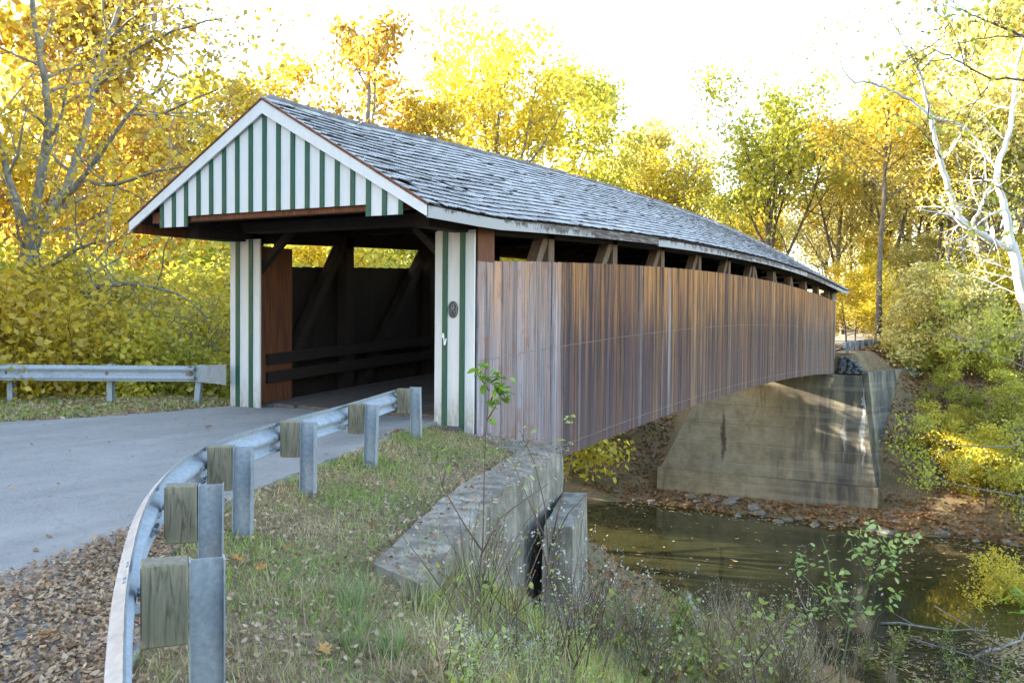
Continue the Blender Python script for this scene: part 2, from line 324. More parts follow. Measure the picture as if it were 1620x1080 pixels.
    simple('brown_bark', [(.3, (.05, .037, .027)), (.55, (.11, .085, .065)), (.8, (.19, .155, .125))], 3, (2, 2, .5), .9, .6, .03)
    simple('white_bark', [(.3, (.20, .18, .15)), (.46, (.42, .41, .38)), (.8, (.62, .62, .60))], 1.6, (1, 1, .7), .8, .3, .01)
    simple('stem_brown', [(.3, (.055, .035, .025)), (.7, (.16, .10, .07))], 6, rough=.8, bump=0)
    simple('stem_green', [(.3, (.07, .09, .03)), (.7, (.15, .15, .06))], 6, rough=.7, bump=0)
    simple('dead_wood', [(.3, (.14, .12, .10)), (.7, (.36, .32, .28))], 4, rough=.9, bump=.3)
    # foliage
    leafmat('leaf_yellow', [(0, (.36, .29, .03)), (.35, (.58, .48, .045)), (.7, (.70, .60, .06)), (1, (.76, .68, .13))])
    leafmat('leaf_gold', [(0, (.27, .18, .02)), (.35, (.50, .36, .03)), (.7, (.65, .49, .04)), (1, (.72, .58, .09))])
    leafmat('leaf_orange', [(0, (.18, .10, .02)), (.4, (.38, .24, .03)), (.75, (.55, .38, .05)), (1, (.60, .47, .09))])
    leafmat('leaf_yellowgreen', [(0, (.20, .22, .03)), (.4, (.40, .40, .045)), (.75, (.57, .53, .06)), (1, (.66, .58, .08))])
    leafmat('leaf_pale', [(0, (.34, .30, .10)), (.4, (.53, .47, .15)), (.8, (.67, .59, .2)), (1, (.68, .56, .21))])
    leafmat('leaf_green', [(0, (.08, .16, .02)), (.5, (.17, .30, .03)), (1, (.32, .44, .06))], trans=.45)
    leafmat('leaf_palegreen', [(0, (.16, .22, .05)), (.5, (.31, .40, .10)), (.85, (.45, .52, .17)), (1, (.55, .42, .16))], trans=.4)
    leafmat('leaf_mixed', [(0, (.14, .09, .03)), (.35, (.20, .24, .04)), (.7, (.34, .37, .07)), (1, (.46, .33, .10))], trans=.4)
    leafmat('leaf_litter', [(0, (.13, .068, .036)), (.3, (.25, .15, .082)), (.6, (.36, .235, .135)), (.88, (.46, .34, .22)), (1, (.52, .24, .07))], clump=.25, trans=.15, scale=.6)
    leafmat('bank_litter', [(0, (.10, .045, .018)), (.35, (.22, .105, .04)), (.7, (.34, .17, .06)), (.9, (.42, .24, .09)), (1, (.26, .28, .06))], clump=.45, trans=.15, scale=.35)
    leafmat('leaf_fallen_orange', [(0, (.36, .13, .02)), (.5, (.46, .20, .04)), (1, (.50, .30, .09))], trans=.2)
    leafmat('grass', [(0, (.16, .31, .035)), (.4, (.28, .39, .06)), (.6, (.44, .36, .16)), (1, (.60, .49, .28))], clump=.62, trans=.3, scale=.9)
    leafmat('straw', [(0, (.20, .13, .065)), (.5, (.36, .26, .14)), (1, (.50, .40, .24))], trans=.25)
    leafmat('green_blades', [(0, (.07, .13, .03)), (.5, (.15, .24, .06)), (1, (.30, .34, .12))], trans=.35)
    leafmat('seed_head', [(0, (.24, .20, .16)), (.5, (.42, .38, .34)), (1, (.56, .52, .48))], trans=.3)
    leafmat('float_leaf', [(0, (.24, .14, .05)), (.5, (.40, .28, .12)), (1, (.46, .38, .22))], trans=.1)
    # plaque
    simple('black_iron', [(.3, (.012, .013, .016)), (.7, (.03, .032, .038))], 20, rough=.45, metal=.3, bump=.1)
    simple('pewter', [(.3, (.16, .16, .17)), (.7, (.30, .30, .31))], 20, rough=.4, metal=.6, bump=.1)
    simple('chalk_white', [(.3, (.72, .74, .76)), (.7, (.8, .82, .84))], 20, rough=.8, bump=0)
mats()
# ------------------------------------------------------------------ bridge geometry constants
HW, LEN, CAMB, OV = 2.75, 38.16, .521, 2.036
ZT, ZB, ZE, ZR, XE = 2.668, -1.238, 3.385, 5.20, 3.135
def zc(y): return max(0., 4*CAMB*(y/LEN)*(1-y/LEN))
def zroof(x, y): return ZR-(ZR-ZE)*abs(x)/XE+zc(y)
# ------------------------------------------------------------------ terrain
PLAT = [(12.5,-11.3),(9,-9.9),(6.45,-7.25),(6.28,-7.1),(5.78,-5.68),(5.27,-4.28),(4.9,-2.65),(4.5,-.98),(3.75,-.05),(-3.6,.7),(-5,.5),(-9,-.6),(-20,-5),(-90,-30),(-90,-200),(220,-200),(220,-70),(40,-22)]
def inside(P, X, Y):
    r = np.zeros(X.shape, bool); n = len(P)
    for i in range(n):
        x0, y0 = P[i]; x1, y1 = P[(i+1) % n]
        if y0 == y1: continue
        c = ((y0 > Y) != (y1 > Y)) & (X < (x1-x0)*(Y-y0)/(y1-y0)+x0); r ^= c
    return r
def pdist(P, X, Y, closed=True):
    d = np.full(X.shape, 1e9); n = len(P)
    for i in range(n if closed else n-1):
        x0, y0 = P[i]; x1, y1 = P[(i+1) % n]; L2 = (x1-x0)**2+(y1-y0)**2
        t = np.clip(((X-x0)*(x1-x0)+(Y-y0)*(y1-y0))/L2, 0, 1)
        d = np.minimum(d, np.hypot(X-x0-t*(x1-x0), Y-y0-t*(y1-y0)))
    return d
_ph = np.random.default_rng(3).uniform(0, 6.28, (8, 2))
def wob(X, Y, s):
    r = 0
    for i in range(6):
        a = i*1.1+.4; k = s*(1+.63*i); r = r+np.sin(k*(X*math.cos(a)+Y*math.sin(a))+_ph[i, 0])/(1+.7*i)
    return r/2.2
# guard rail posts (outside of the rail) on the near side of the creek
GP = [(10.05,-12.05),(8.64,-10.98),(7.17,-9.80),(5.80,-8.52),(4.76,-7.20),(4.06,-5.58),(3.48,-3.79),(2.64,-1.50)]
ROADP = [(1.95,.9),(2.15,-1.0),(2.75,-3.0),(3.35,-4.9),(3.75,-6.3),(4.5,-7.6),(5.5,-8.7),(6.9,-10.1),(8.2,-11.5),(9.5,-13.4),(12,-16),(30,-26),(30,-40),(-60,-40),(-60,-20),(-20,-10.5),(-10,-8.6),(-6.2,-6.2),(-4.3,-4.5),(-3.5,-3.2),(-3.05,-1.8),(-2.85,-.4),(-2.3,.9)]
WINGL = [(6.62,-7.24),(5.58,-4.36),(4.8,-.87),(3.9,.2),(2.9,.4)]
def H(X, Y):
    X = np.asarray(X, float); Y = np.asarray(Y, float)
    ins = inside(PLAT, X, Y); d = pdist(PLAT, X, Y)
    rd = np.where(inside(ROADP, X, Y), 0, pdist(ROADP, X, Y))
    lf_ = np.where(X < -2, 0., 1.); plat = -.085+.05*(1-lf_)*np.clip(rd*2, 0, 1)-lf_*(.16*np.clip((rd-.1)/1.2, 0, 1)+.03*np.clip(rd-1.2, 0, 3))+.02*wob(X, Y, 1.7)*np.clip(rd*2, 0, 1)
    plat = plat+.9*np.clip((rd-10)/40, 0, 1)
    dw = pdist(WINGL, X, Y, False); plat = plat-.05*np.clip(1.35-dw, 0, 1)
    led = 1.5*np.clip((Y+6.2)/3.4, 0, 1)*np.clip((X-2.2)/1.5, 0, 1)
    near = np.where(ins, plat, -.33-.50*d-led*np.clip(d/.3, 0, 1)+.12*wob(X, Y, .9)*np.clip(d/3, 0, 1))
    yy = Y+.6*wob(X, X*.3, .22)+3.2*np.clip((-7-X)/6, 0, 1)
    far = np.interp(yy, [30, 34.5, 36.4, 38, 41, 45, 50, 62, 120, 260], [-12, -9.7, -8.85, -8.3, -5.4, -1.9, -.5, .2, 1.5, 6])+.15*wob(X, Y, .7)
    emb = np.where(Y > 38.7, -.12-.75*np.maximum(0, np.abs(X-(np.maximum(Y-48, 0)**2)*.004)-4.0)-1.1*np.maximum(0, 43-Y)*np.clip((np.abs(X)-3.8)/1., 0, 1), -99.)
    far = np.maximum(far, np.minimum(emb, 3))
    near = np.maximum(near, -11)
    left = -9.8+np.clip((np.abs(X)-120)/60, 0, 1)*11
    return np.maximum(np.maximum(near, far), left)
def h1(x, y): return float(H(np.array([x]), np.array([y]))[0])
def axis(lo, hi, fine0, fine1, step, grow=1.13):
    a = list(np.arange(fine0, fine1+1e-6, step)); s = step
    while a[-1] < hi: s *= grow; a.append(a[-1]+s)
    s = step
    while a[0] > lo: s *= grow; a.insert(0, a[0]-s)
    return np.array(a)
gx = axis(-260, 260, -11, 15, .27); gy = np.concatenate([axis(-190, -13, -13.5, 12, .27)[:-1], np.arange(12, 33, .7), axis(33, 270, 33, 52, .4)])
gy = np.unique(gy[(gy < 33) | (gy >= 33)])
GX, GY = np.meshgrid(gx, gy); GZ = H(GX, GY)
GZ = GZ-np.where(inside(ROADP, GX, GY), .05, 0)
nx, ny = len(gx), len(gy); idx = np.arange(nx*ny).reshape(ny, nx)
q = np.stack([idx[:-1, :-1], idx[:-1, 1:], idx[1:, 1:], idx[1:, :-1]], -1).reshape(-1, 4)
me = np_mesh('ground', np.stack([GX, GY, GZ], -1).reshape(-1, 3), [q]); me.polygons.foreach_set('use_smooth', [True]*len(me.polygons))
tag(link('ground', me, MAT['ground']), kind='structure')
# water sheet
wx = np.linspace(-200, 200, 60); wy = np.linspace(6, 40, 12); WX, WY = np.meshgrid(wx, wy)
idx = np.arange(60*12).reshape(12, 60); q = np.stack([idx[:-1, :-1], idx[:-1, 1:], idx[1:, 1:], idx[1:, :-1]], -1).reshape(-1, 4)
WATER = -9.0
tag(link('water', np_mesh('water', np.stack([WX, WY, WX*0+WATER], -1).reshape(-1, 3), [q]), MAT['water']), kind='structure')
# road: triangulated sheet on a grid clipped to the outline
def road_sheet(name, poly, z, edge=.06):
    import bmesh
    bm = bmesh.new()
    pts = []
    n = len(poly)
    for i in range(n):
        a = Vector((*poly[i], 0)); b = Vector((*poly[(i+1) % n], 0)); k = max(1, int((b-a).length/.25)) if (b-a).length < 12 else 1
        for j in range(k):
            p = a.lerp(b, j/k); w = edge*math.sin(p.x*9.1+p.y*7.3)*math.sin(p.x*3.7-p.y*5.1) if k > 1 else 0
            pts.append((p.x+w, p.y+w*.6, z))
    f = bm.faces.new([bm.verts.new(p) for p in pts])
    r = bmesh.ops.extrude_face_region(bm, geom=[f]); 
    for v in r['geom']:
        if isinstance(v, bmesh.types.BMVert): v.co.z -= .10
    bmesh.ops.recalc_face_normals(bm, faces=bm.faces)
    me = bpy.data.meshes.new(name); bm.to_mesh(me); bm.free(); return link(name, me, MAT['asphalt'])
tag(road_sheet('road', ROADP, -.045), kind='structure')
fr = []
for y in np.linspace(37.6, 95, 24): fr.append((-2.3+(max(y-48, 0)**2)*.004, float(y)))
for y in np.linspace(95, 37.6, 24): fr.append((2.3+(max(y-48, 0)**2)*.004, float(y)))
far_pts = []
mb = MB()
for i in range(23):
    (xa, ya), (xb, yb) = fr[i], fr[i+1]; (xd, yd), (xc_, yc_) = fr[47-i], fr[46-i]
    za = max(h1((xa+xd)/2, ya), -.12)+.07; zb_ = max(h1((xb+xc_)/2, yb), -.12)+.07
    mb.add([(xa, ya, za), (xd, yd, za), (xc_, yc_, zb_), (xb, yb, zb_)], [(0, 1, 2, 3)])
tag(mb.build('far_road', MAT['asphalt']), kind='structure')

# ------------------------------------------------------------------ covered bridge
BR = thing('covered_bridge', 'long weathered covered bridge with green and white striped portal and shingled roof', 'covered bridge', (0, 0, 0))
def strip(mb, x0, x1, y0, y1, zf0, zf1, n=24):
    """bar along the bridge following the camber; zf: z at (x0,x1) bottom/top constants"""
    b = len(mb.v)
    for i in range(n+1):
        y = y0+(y1-y0)*i/n; c = zc(y)
        mb.v.extend([(x0, y, zf0+c), (x1, y, zf0+c), (x1, y, zf1+c), (x0, y, zf1+c)])
    for i in range(n):
        k = b+4*i
        mb.f.extend([(k, k+1, k+5, k+4), (k+1, k+2, k+6, k+5), (k+2, k+3, k+7, k+6), (k+3, k, k+4, k+7)])
    mb.f.extend([(b+3, b+2, b+1, b), (b+4*n, b+4*n+1, b+4*n+2, b+4*n+3)]); return mb
# side boards, one object each, sharing one mesh
bm_ = MB().box(-.014, .014, .022, .978, ZB, ZT).mesh('board'); bm_.materials.append(MAT['siding'])
short_ = MB().box(-.014, .014, .004, .996, ZT+.003, ZE-.16).mesh('board'); short_.materials.append(MAT['brown_timber'])
PAL_NEAR = [(.31, .24, .235), (.34, .28, .285), (.28, .175, .14), (.38, .33, .34), (.31, .22, .195)]
PAL_DARK = [(.075, .034, .036), (.10, .046, .044), (.14, .062, .038), (.09, .042, .040), (.17, .088, .066), (.12, .066, .070), (.19, .085, .036)]
PAL_TAN = [(.24, .12, .05), (.33, .17, .06), (.20, .09, .036), (.32, .20, .105)]
pr_ = random.Random(4)
for side in (1, -1):
    y = 0.06; k = 0
    while y < LEN-.12:
        w = pr_.choice((.25, .28, .30, .31, .33)) if y < 3.3 else pr_.choice((.14, .17, .19, .2, .22, .25))
        if side < 0: w = .385
        w = min(w, LEN-.05-y)
        if w < .12: break
        o = link('board', bm_, None, BR, (side*(HW+pr_.uniform(-.005, .006)), y, zc(y+w/2)+pr_.uniform(-.004, .004)))
        o.scale = (1, w, 1)
        if y < 3.35: c = pr_.choice(PAL_NEAR); al = pr_.choice((.25, .5, .9, .35))
        elif y < 8: c = pr_.choice(PAL_DARK+[(.22, .17, .16)]); al = pr_.choice((.2, .4, .8, .3, .5))
        else:
            c = pr_.choice(PAL_DARK+PAL_TAN*(2 if y < 16 else 3)); al = pr_.choice((.3, .9, 1, 1, .7, .5))
        if pr_.random() < .022 and y > 4: c = (.36, .31, .32)
        if y > 29: c = tuple(.55*a+.45*b for a, b in zip(c, (.30, .23, .18)))
        if side < 0:
            o.material_slots[0].link = 'OBJECT'; o.material_slots[0].material = MAT['shaded_timber']  # left boards swap siding for the darkened timber, painting in the interior's shade
        o.color = (*c, al); y += w; k += 1
    # full-height cover boards beside the portal
    for (a, w) in ((.06, .31), (.37, .24)):
        o = link('board', short_, None, BR, (side*HW, a, 0)); o.scale = (1, w, 1)
    for nm, zz in (('seam_strip', 1.0), ('seam_strip', -1.0)):
        m = MB(); yy = .08; rr = random.Random(9)
        while yy < LEN-.15:
            c = zc(yy+.15); dz = rr.uniform(-.006, .006); x = side*(HW+.0165)
            m.box(min(x, x+side*.007), max(x, x+side*.007), yy, yy+.296, zz+c+dz-.005, zz+c+dz+.004); yy += .30
        m.build(nm, MAT['stone'], BR)
# truss timbers
def zpost(y): return zc(y)
PY = [.30]+[3.12+3.36*n for n in range(11)]+[37.9]
for side in (1, -1):
    xi = side*2.50
    for n, y in enumerate(PY):
        c = zc(y); MB().box(xi-.13, xi+.13, y-.13, y+.13, -1.0+c, ZE-.08+c).build('truss_post', MAT['shaded_timber'] if side < 0 else (MAT['grey_brown_timber'] if n else MAT['brown_timber']), BR)
    for n in range(len(PY)-1):
        y0, y1 = PY[n], PY[n+1]; up = (y0+y1)/2 < LEN/2
        a, b = ((y0+.1, -.55), (y1-.1, ZE-.12)) if up else ((y1-.1, -.55), (y0+.1, ZE-.12))
        MB().beam((xi, a[0], a[1]+zc(a[0])), (xi, b[0], b[1]+zc(b[0])), .2, .22, (1, 0, 0)).build('truss_brace', MAT['grey_brown_timber'] if side > 0 else MAT['shaded_timber'], BR)
    strip(MB(), xi-.15, xi+.15, .02, LEN-.02, -1.05, -.70).build('bottom_chord', MAT['shaded_timber'], BR)
    strip(MB(), xi-.13, xi+.13, -1.2, LEN+1.2, ZE-.26, ZE-.02).build('top_chord', MAT['shaded_timber'], BR)
    for zz in (.72, .36):
        xr = side*2.30; strip(MB(), xr-.03, xr+.03, .45, LEN-.45, zz, zz+.22).build('guard_rail_board', MAT['shaded_timber'], BR)
    # inner face boards of the first bay
    for k_ in range(4):
        MB().box(side*2.345-.012, side*2.345+.012, .05+.29*k_, .335+.29*k_, 0., ZE-.3).build('inner_board', MAT['brown_timber'], BR)
for k_ in range(24):
    y = .9+k_*1.6; c = zc(y)
    if y < LEN: MB().box(-2.6, 2.6, y-.11, y+.11, -.64+c, -.25+c).build('floor_beam', MAT['shaded_timber'], BR)
for k_ in range(13):
    y = PY[k_]; c = zc(y); MB().box(-2.6, 2.6, y-.1, y+.1, ZE-.02+c, ZE+.16+c).build('tie_beam', MAT['shaded_timber'], BR)
for k_ in range(16):
    x = -2.24+k_*.28; strip(MB(), x+.004, x+.276, .28+pr_.uniform(-.06, .06), LEN-.3, -.07, pr_.uniform(-.004, .010), 30).build('deck_plank', MAT['deck_wood'], BR)
MB().box(-2.55, 2.55, .0, .26, -.62, -.07).build('sill_beam', MAT['shaded_timber'], BR)
MB().box(-2.0, 2.55, -.36, -.02, -.42, -.10).build('sill_beam', MAT['deck_wood'], BR)
MB().box(-1.98, 2.3, -.52, -.10, ZE-.12, ZE+.05).build('header_beam', MAT['shaded_timber'], BR)
MB().box(-2.7, 2.7, -1.93, -1.75, ZE-.06, ZE+.13).build('header_beam', MAT['brown_timber'], BR)
for sx in (1, -1):
    MB().beam((sx*2.25, .15, 2.55), (sx*1.35, .15, ZE-.02), .12, .14, (0, 1, 0)).build('knee_brace', MAT['shaded_timber'], BR)
# roof: deck, rafters, eave and rake boards
m = MB()
for s in (1, -1):
    n = 40; b = len(m.v)
    for i in range(n+1):
        y = -OV+.03+(LEN+2*OV-.06)*i/n
        for (x, dz) in ((0, -.03), (s*XE, -.03), (s*XE, -.055), (0, -.055)): m.v.append((x, y, zroof(x, y)+dz))
    for i in range(n):
        k = b+4*i
        for a in range(4): m.f.append((k+a, k+(a+1) % 4, k+4+(a+1) % 4, k+4+a))
    m.f.append((b, b+1, b+2, b+3)); m.f.append((b+4*n+3, b+4*n+2, b+4*n+1, b+4*n))
m.build('roof_deck', MAT['shaded_timber'], BR)
for s in (1, -1):
    for k_ in range(35):
        y = -1.6+k_*1.2
        MB().beam((s*.05, y, zroof(.05, y)-.13), (s*(XE-.12), y, zroof(XE-.12, y)-.12), .07, .13).build('rafter', MAT['shaded_timber'], BR)
    ys = [-OV+.035, 8.0, 17.5, 27.5, LEN+OV-.035]
    for k_ in range(4):
        mb_ = MB(); x = s*(XE-.02); dz = (0, -.035, -.02, -.03)[k_]
        n = 14; b = len(mb_.v); ym = (ys[k_]+ys[k_+1])/2; zm = ZE-.13+zc(ym)
        strip(mb_, min(x, x+s*.032), max(x, x+s*.032), ys[k_]+.004, ys[k_+1]-.004, ZE-.215+dz, ZE-.045+dz, 14)
        mb_.v = [(p[0], p[1]-ym, p[2]-zm) for p in mb_.v]
        mb_.build('eave_board', MAT['worn_white_board'] if s > 0 else MAT['brown_timber'], BR, loc=(0, ym, zm))
    for (yy, d) in ((-OV, 1), (LEN+OV, -1)):
        for (t0, t1, off, mt, nm) in ((.035, .245, 0, 'white_paint', 'rake_board'),):
            P = [(0, ZR-t0), (s*(XE+.01), ZE-t0), (s*(XE+.01), ZE-t1+.05), (0, ZR-t1)]
            MB().prism([(p[0], p[1]) for p in P], 'y', yy-d*.034, yy+d*.002).build(nm, MAT[mt], BR)
        MB().prism([(0, ZR-.002), (s*(XE+.03), ZE-.002), (s*(XE+.03), ZE-.033), (0, ZR-.033)], 'y', yy-d*.05, yy+d*.012).build('drip_edge', MAT['brown_timber'], BR)
# gable: white boards and green battens
def gz(x): return 3.41 if -1.68 < x < 2.1 else 3.235
for (y0, y1, d) in ((-OV+.04, -OV+.068, -1), (LEN+OV-.068, LEN+OV-.04, 1)):
    xs = [.297*(k-8) for k in range(18)]
    for k in range(17):
        a, b = xs[k]+.003, xs[k+1]-.003; zb0 = gz((a+b)/2)
        if a < 0 < b: top = [(a, ZR-.579*abs(a)-.06), (0, ZR-.06), (b, ZR-.579*b-.06)][::-1]
        else: top = [(b, ZR-.579*abs(b)-.06), (a, ZR-.579*abs(a)-.06)]
        MB().prism([(a, zb0), (b, zb0)]+top, 'y', y0, y1).build('gable_board', MAT['white_paint'], BR)
    for k in range(18):
        x = xs[k]; w = .041; zb0 = min(gz(x-.15), gz(x+.15)) if k in (2, 15) else gz(x)
        a, b = x-w, x+w
        top = [(b, ZR-.579*abs(b)-.07), (a, ZR-.579*abs(a)-.07)] if k != 8 else [(b, ZR-.12), (a, ZR-.12)]
        e0, e1 = (y0-.022, y0-.0005) if d < 0 else (y1+.0005, y1+.022)
        MB().prism([(a, zb0-.006), (b, zb0-.006)]+top, 'y', e0, e1).build('batten', MAT['green_paint'], BR)
# portal panels
def portal(x0, yf, d, zbot):
    ztop = ZE-.30
    xs = [x0, x0+.186, x0+.53, x0+.754]
    for k in range(3):
        MB().box(xs[k]+.002, xs[k+1]-.002, min(yf, yf+d*.035), max(yf, yf+d*.035), zbot, ztop+.1).build('portal_board', MAT['white_paint'], BR)
    for k in (1, 2):
        MB().box(xs[k]-.047, xs[k]+.047, min(yf-d*.024, yf-d*.0008), max(yf-d*.024, yf-d*.0008), zbot+.01, ztop+.09).build('batten', MAT['green_paint'], BR)
    # return boards on the two edges
    MB().box(x0-.022, x0-.0015, min(yf, yf+d*.30), max(yf, yf+d*.30), zbot+.015, ztop+.08).build('portal_board', MAT['white_paint'], BR)
for yf, d in ((-.045, 1), (LEN+.045, -1)):
    portal(HW-.754+.01, yf, d, -.40); portal(-HW-.01, yf, d, -.40)
# plaque on the right portal panel
PX, PZ, PYF = 2.35, 1.86, -.0455
pl = []
for k in range(28):
    a = 2*math.pi*k/28; pl.append((PX+.098*math.cos(a), PZ+.142*math.sin(a)))
plq = MB().prism(pl, 'y', PYF-.016, PYF-.0005).build('plaque', MAT['black_iron'], BR)
m = MB(); yv = PYF-.018
def ring(cx, cz, rx, rz, r, a0=0, a1=2*math.pi, n=18):
    m.tube([(cx+rx*math.cos(a0+(a1-a0)*i/n), yv, cz+rz*math.sin(a0+(a1-a0)*i/n)) for i in range(n+1)], r, 5)
ring(PX, PZ, .086, .128, .005); ring(PX, PZ+.055, .022, .040, .006); ring(PX-.040, PZ-.004, .028, .024, .006); ring(PX+.040, PZ-.004, .028, .024, .006)
m.tube([(PX-.05, yv, PZ-.03), (PX, yv, PZ-.095), (PX+.05, yv, PZ-.03)], .006, 5); m.tube([(PX-.03, yv, PZ+.03), (PX, yv, PZ-.03), (PX+.03, yv, PZ+.03)], .006, 5)
m.build('emblem', MAT['pewter'], plq)
# chalky squiggle on the left batten of that panel
sq = [(2.155, 1.385), (2.168, 1.462), (2.178, 1.44), (2.186, 1.36), (2.196, 1.262), (2.205, 1.27), (2.222, 1.33), (2.234, 1.375)]
m = MB(); yq = -.045-.0255
for i in range(len(sq)-1):
    (a, b), (c, e) = sq[i], sq[i+1]; dx, dz = c-a, e-b; L = math.hypot(dx, dz); nx_, nz_ = -dz/L*.011, dx/L*.011
    m.add([(a+nx_, yq, b+nz_), (a-nx_, yq, b-nz_), (c-nx_, yq-.0004*i, e-nz_), (c+nx_, yq-.0004*i, e+nz_)], [(0, 1, 2, 3)])
m.build('scribble', MAT['chalk_white'], BR)
# shingles
sh = []
rs = random.Random(21)
sl = math.hypot(XE, ZR-ZE); ang = math.atan2(ZR-ZE, XE); NR = 19; exp_ = (sl+.02)/NR
for side in (1, -1):
    for r in range(NR):
        y = -OV-.01-rs.uniform(0, .12)
        while y < LEN+OV:
            w = rs.uniform(.14, .40)
            y0 = max(y, -OV-.01); y1 = min(y+w, LEN+OV+.01)
            if y1-y0 > .03 and rs.random() > .006:
                s0 = r*exp_-.045+rs.gauss(0, .007)+.012*math.sin(y*.9+r)*0+(-.02 if rs.random() < .05 else 0)
                lift = rs.gauss(.0, .004)+(.018 if rs.random() < .05 else 0)
                sh.append((side, (y0+y1)/2, y1-y0-.007, s0, lift, rs.gauss(0, .018)))
            y += w
S = sh; T = np.array([(0,-.5,.006),(0,.5,.006),(0,-.5,.026),(0,.5,.026),(.36,-.5,-.012),(.36,.5,-.012),(.36,-.5,-.006),(.36,.5,-.006)])
TF = [(0,2,3,1),(2,6,7,3),(0,1,5,4),(0,4,6,2),(1,3,7,5)]
C = []; RM = []; SS = []
for (side, y, w, s0, lift, tw) in S:
    ux = np.array([-side*math.cos(ang), 0, math.sin(ang)])      # up slope
    nn = np.array([side*math.sin(ang), 0, math.cos(ang)])
    slope = (zc(y+.3)-zc(y-.3))/.6; uy = np.array([0, side*-1., 0])
    uy = np.array([0, 1., slope]); uy /= np.linalg.norm(uy)
    th = -.045-lift*1.5; u2 = ux*math.cos(th)+nn*math.sin(th); n2 = nn*math.cos(th)-ux*math.sin(th)
    u3 = u2*math.cos(tw)+uy*math.sin(tw); v3 = uy*math.cos(tw)-u2*math.sin(tw)
    base = np.array([side*XE, y, ZE+zc(y)])+ux*s0+nn*(.004+max(lift, -.004))
    C.append(base); RM.append(np.stack([u3, v3, n2], 1)); SS.append((1, w, 1))
C = np.array(C); RM = np.array(RM); SS = np.array(SS)
dist = np.linalg.norm(C-CAM, axis=1)+np.array([0 if s[0] > 0 else 99 for s in S]); order = np.argsort(dist)
shm = scatter('shingle', T, TF, np.zeros((1, 3)), np.eye(3)[None], np.ones(1)); shm.materials.append(MAT['shingle']); shm.materials.append(MAT['butt_shade'])
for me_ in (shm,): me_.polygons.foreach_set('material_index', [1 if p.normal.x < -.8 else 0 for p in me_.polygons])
for i in order[:298]:
    o = link('shingle', shm, None, BR)
    A = RM[i]; 
    mw = Matrix(((A[0,0], A[0,1]*SS[i,1], A[0,2], C[i,0]), (A[1,0], A[1,1]*SS[i,1], A[1,2], C[i,1]), (A[2,0], A[2,1]*SS[i,1], A[2,2], C[i,2]), (0, 0, 0, 1)))
    o.matrix_local = mw
rest = order[298:]
fm_ = scatter('shingle_field', T, TF, C[rest], RM[rest], SS[rest]); fm_.materials.append(MAT['shingle']); fm_.materials.append(MAT['butt_shade'])
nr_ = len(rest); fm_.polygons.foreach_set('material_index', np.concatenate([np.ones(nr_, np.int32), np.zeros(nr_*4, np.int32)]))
tag(link('shingle_field', fm_, None, BR), kind='stuff')
# ridge caps
m = MB(); y = -OV
while y < LEN+OV-.1:
    z = ZR+zc(y)+.022
    for s in (1, -1): m.beam((s*.075, y, z-.040), (s*.075, y+.30, z-.036+rs.uniform(0, .012)), .17, .018, (s*.52, 0, .85))
    y += .24
m.build('ridge_cap', MAT['shingle'], BR)

# ------------------------------------------------------------------ guard rails
WP = [(.155,.028),(.142,.018),(.108,.078),(.070,.082),(.032,.010),(0,.0),(-.032,.010),(-.070,.082),(-.108,.078),(-.142,.018),(-.155,.028)]
def catmull(P, k=8):
    P = [Vector((p[0], p[1], 0)) for p in P]; P = [P[0]*2-P[1]]+P+[P[-1]*2-P[-2]]; out = []
    for i in range(1, len(P)-2):
        for j in range(k):
            t = j/k; a, b, c, d = P[i-1:i+3]
            out.append(.5*((2*b)+(c-a)*t+(2*a-5*b+4*c-d)*t*t+(3*b-a-3*c+d)*t**3))
    out.append(P[-2]); return out
def rail_beam(path, zmid, road_left, name, parent):
    m = MB(); n = len(WP)
    for layer, th in enumerate((0, .004)):
        for i, p in enumerate(path):
            d = (path[min(i+1, len(path)-1)]-path[max(i-1, 0)]).normalized(); nn = Vector((-d.y, d.x, 0))*(1 if road_left else -1)
            for (z, o) in WP: q = p+nn*(o-th); m.v.append((q.x, q.y, zmid+z))
    L = len(path)
    for layer in (0, 1):
        b = layer*L*n
        for i in range(L-1):
            for k in range(n-1): m.f.append((b+i*n+k, b+i*n+k+1, b+(i+1)*n+k+1, b+(i+1)*n+k))
    b = L*n
    for i in range(L-1):
        for k in (0, n-1): m.f.append((i*n+k, (i+1)*n+k, b+(i+1)*n+k, b+i*n+k))
    for i in (0, L-1):
        for k in range(n-1): m.f.append((i*n+k, i*n+k+1, b+i*n+k+1, b+i*n+k))
    return m.build(name, MAT['galvanised'], parent, True)
def ibeam(parent, p, nn, ztop, zbot, lean=(0, 0), name='post', mat='steel_post'):
    nn = Vector((nn[0], nn[1], 0)).normalized(); t = Vector((-nn.y, nn.x, 0)); m = MB()
    def slab(n0, n1, t0, t1):
        V = []
        for z in (zbot, ztop):
            for a, b in ((n0, t0), (n1, t0), (n1, t1), (n0, t1)):
                q = nn*a+t*b; k = (z-zbot)/(ztop-zbot); V.append((q.x+lean[0]*k, q.y+lean[1]*k, z))
        m.add(V, [(0,3,2,1),(4,5,6,7),(0,1,5,4),(1,2,6,5),(2,3,7,6),(3,0,4,7)])
    slab(-.078, -.071, -.052, .052); slab(.071, .078, -.052, .052); slab(-.0708, .0708, -.004, .004)
    return m.build(name, MAT[mat], parent, loc=(p[0], p[1], 0))
GR = thing('guardrail', 'curved steel guardrail on wood blocks sweeping from the camera up to the right portal post', 'guardrail', (GP[4][0], GP[4][1], -.2))
GR.location = (0, 0, 0)
nrm = []
for i in range(len(GP)):
    a = Vector(GP[max(i-1, 0)]); b = Vector(GP[min(i+1, len(GP)-1)]); d = (b-a).normalized(); nrm.append(Vector((d.y, -d.x)))
ctr = [(Vector(GP[i])-nrm[i]*.305) for i in range(len(GP))]
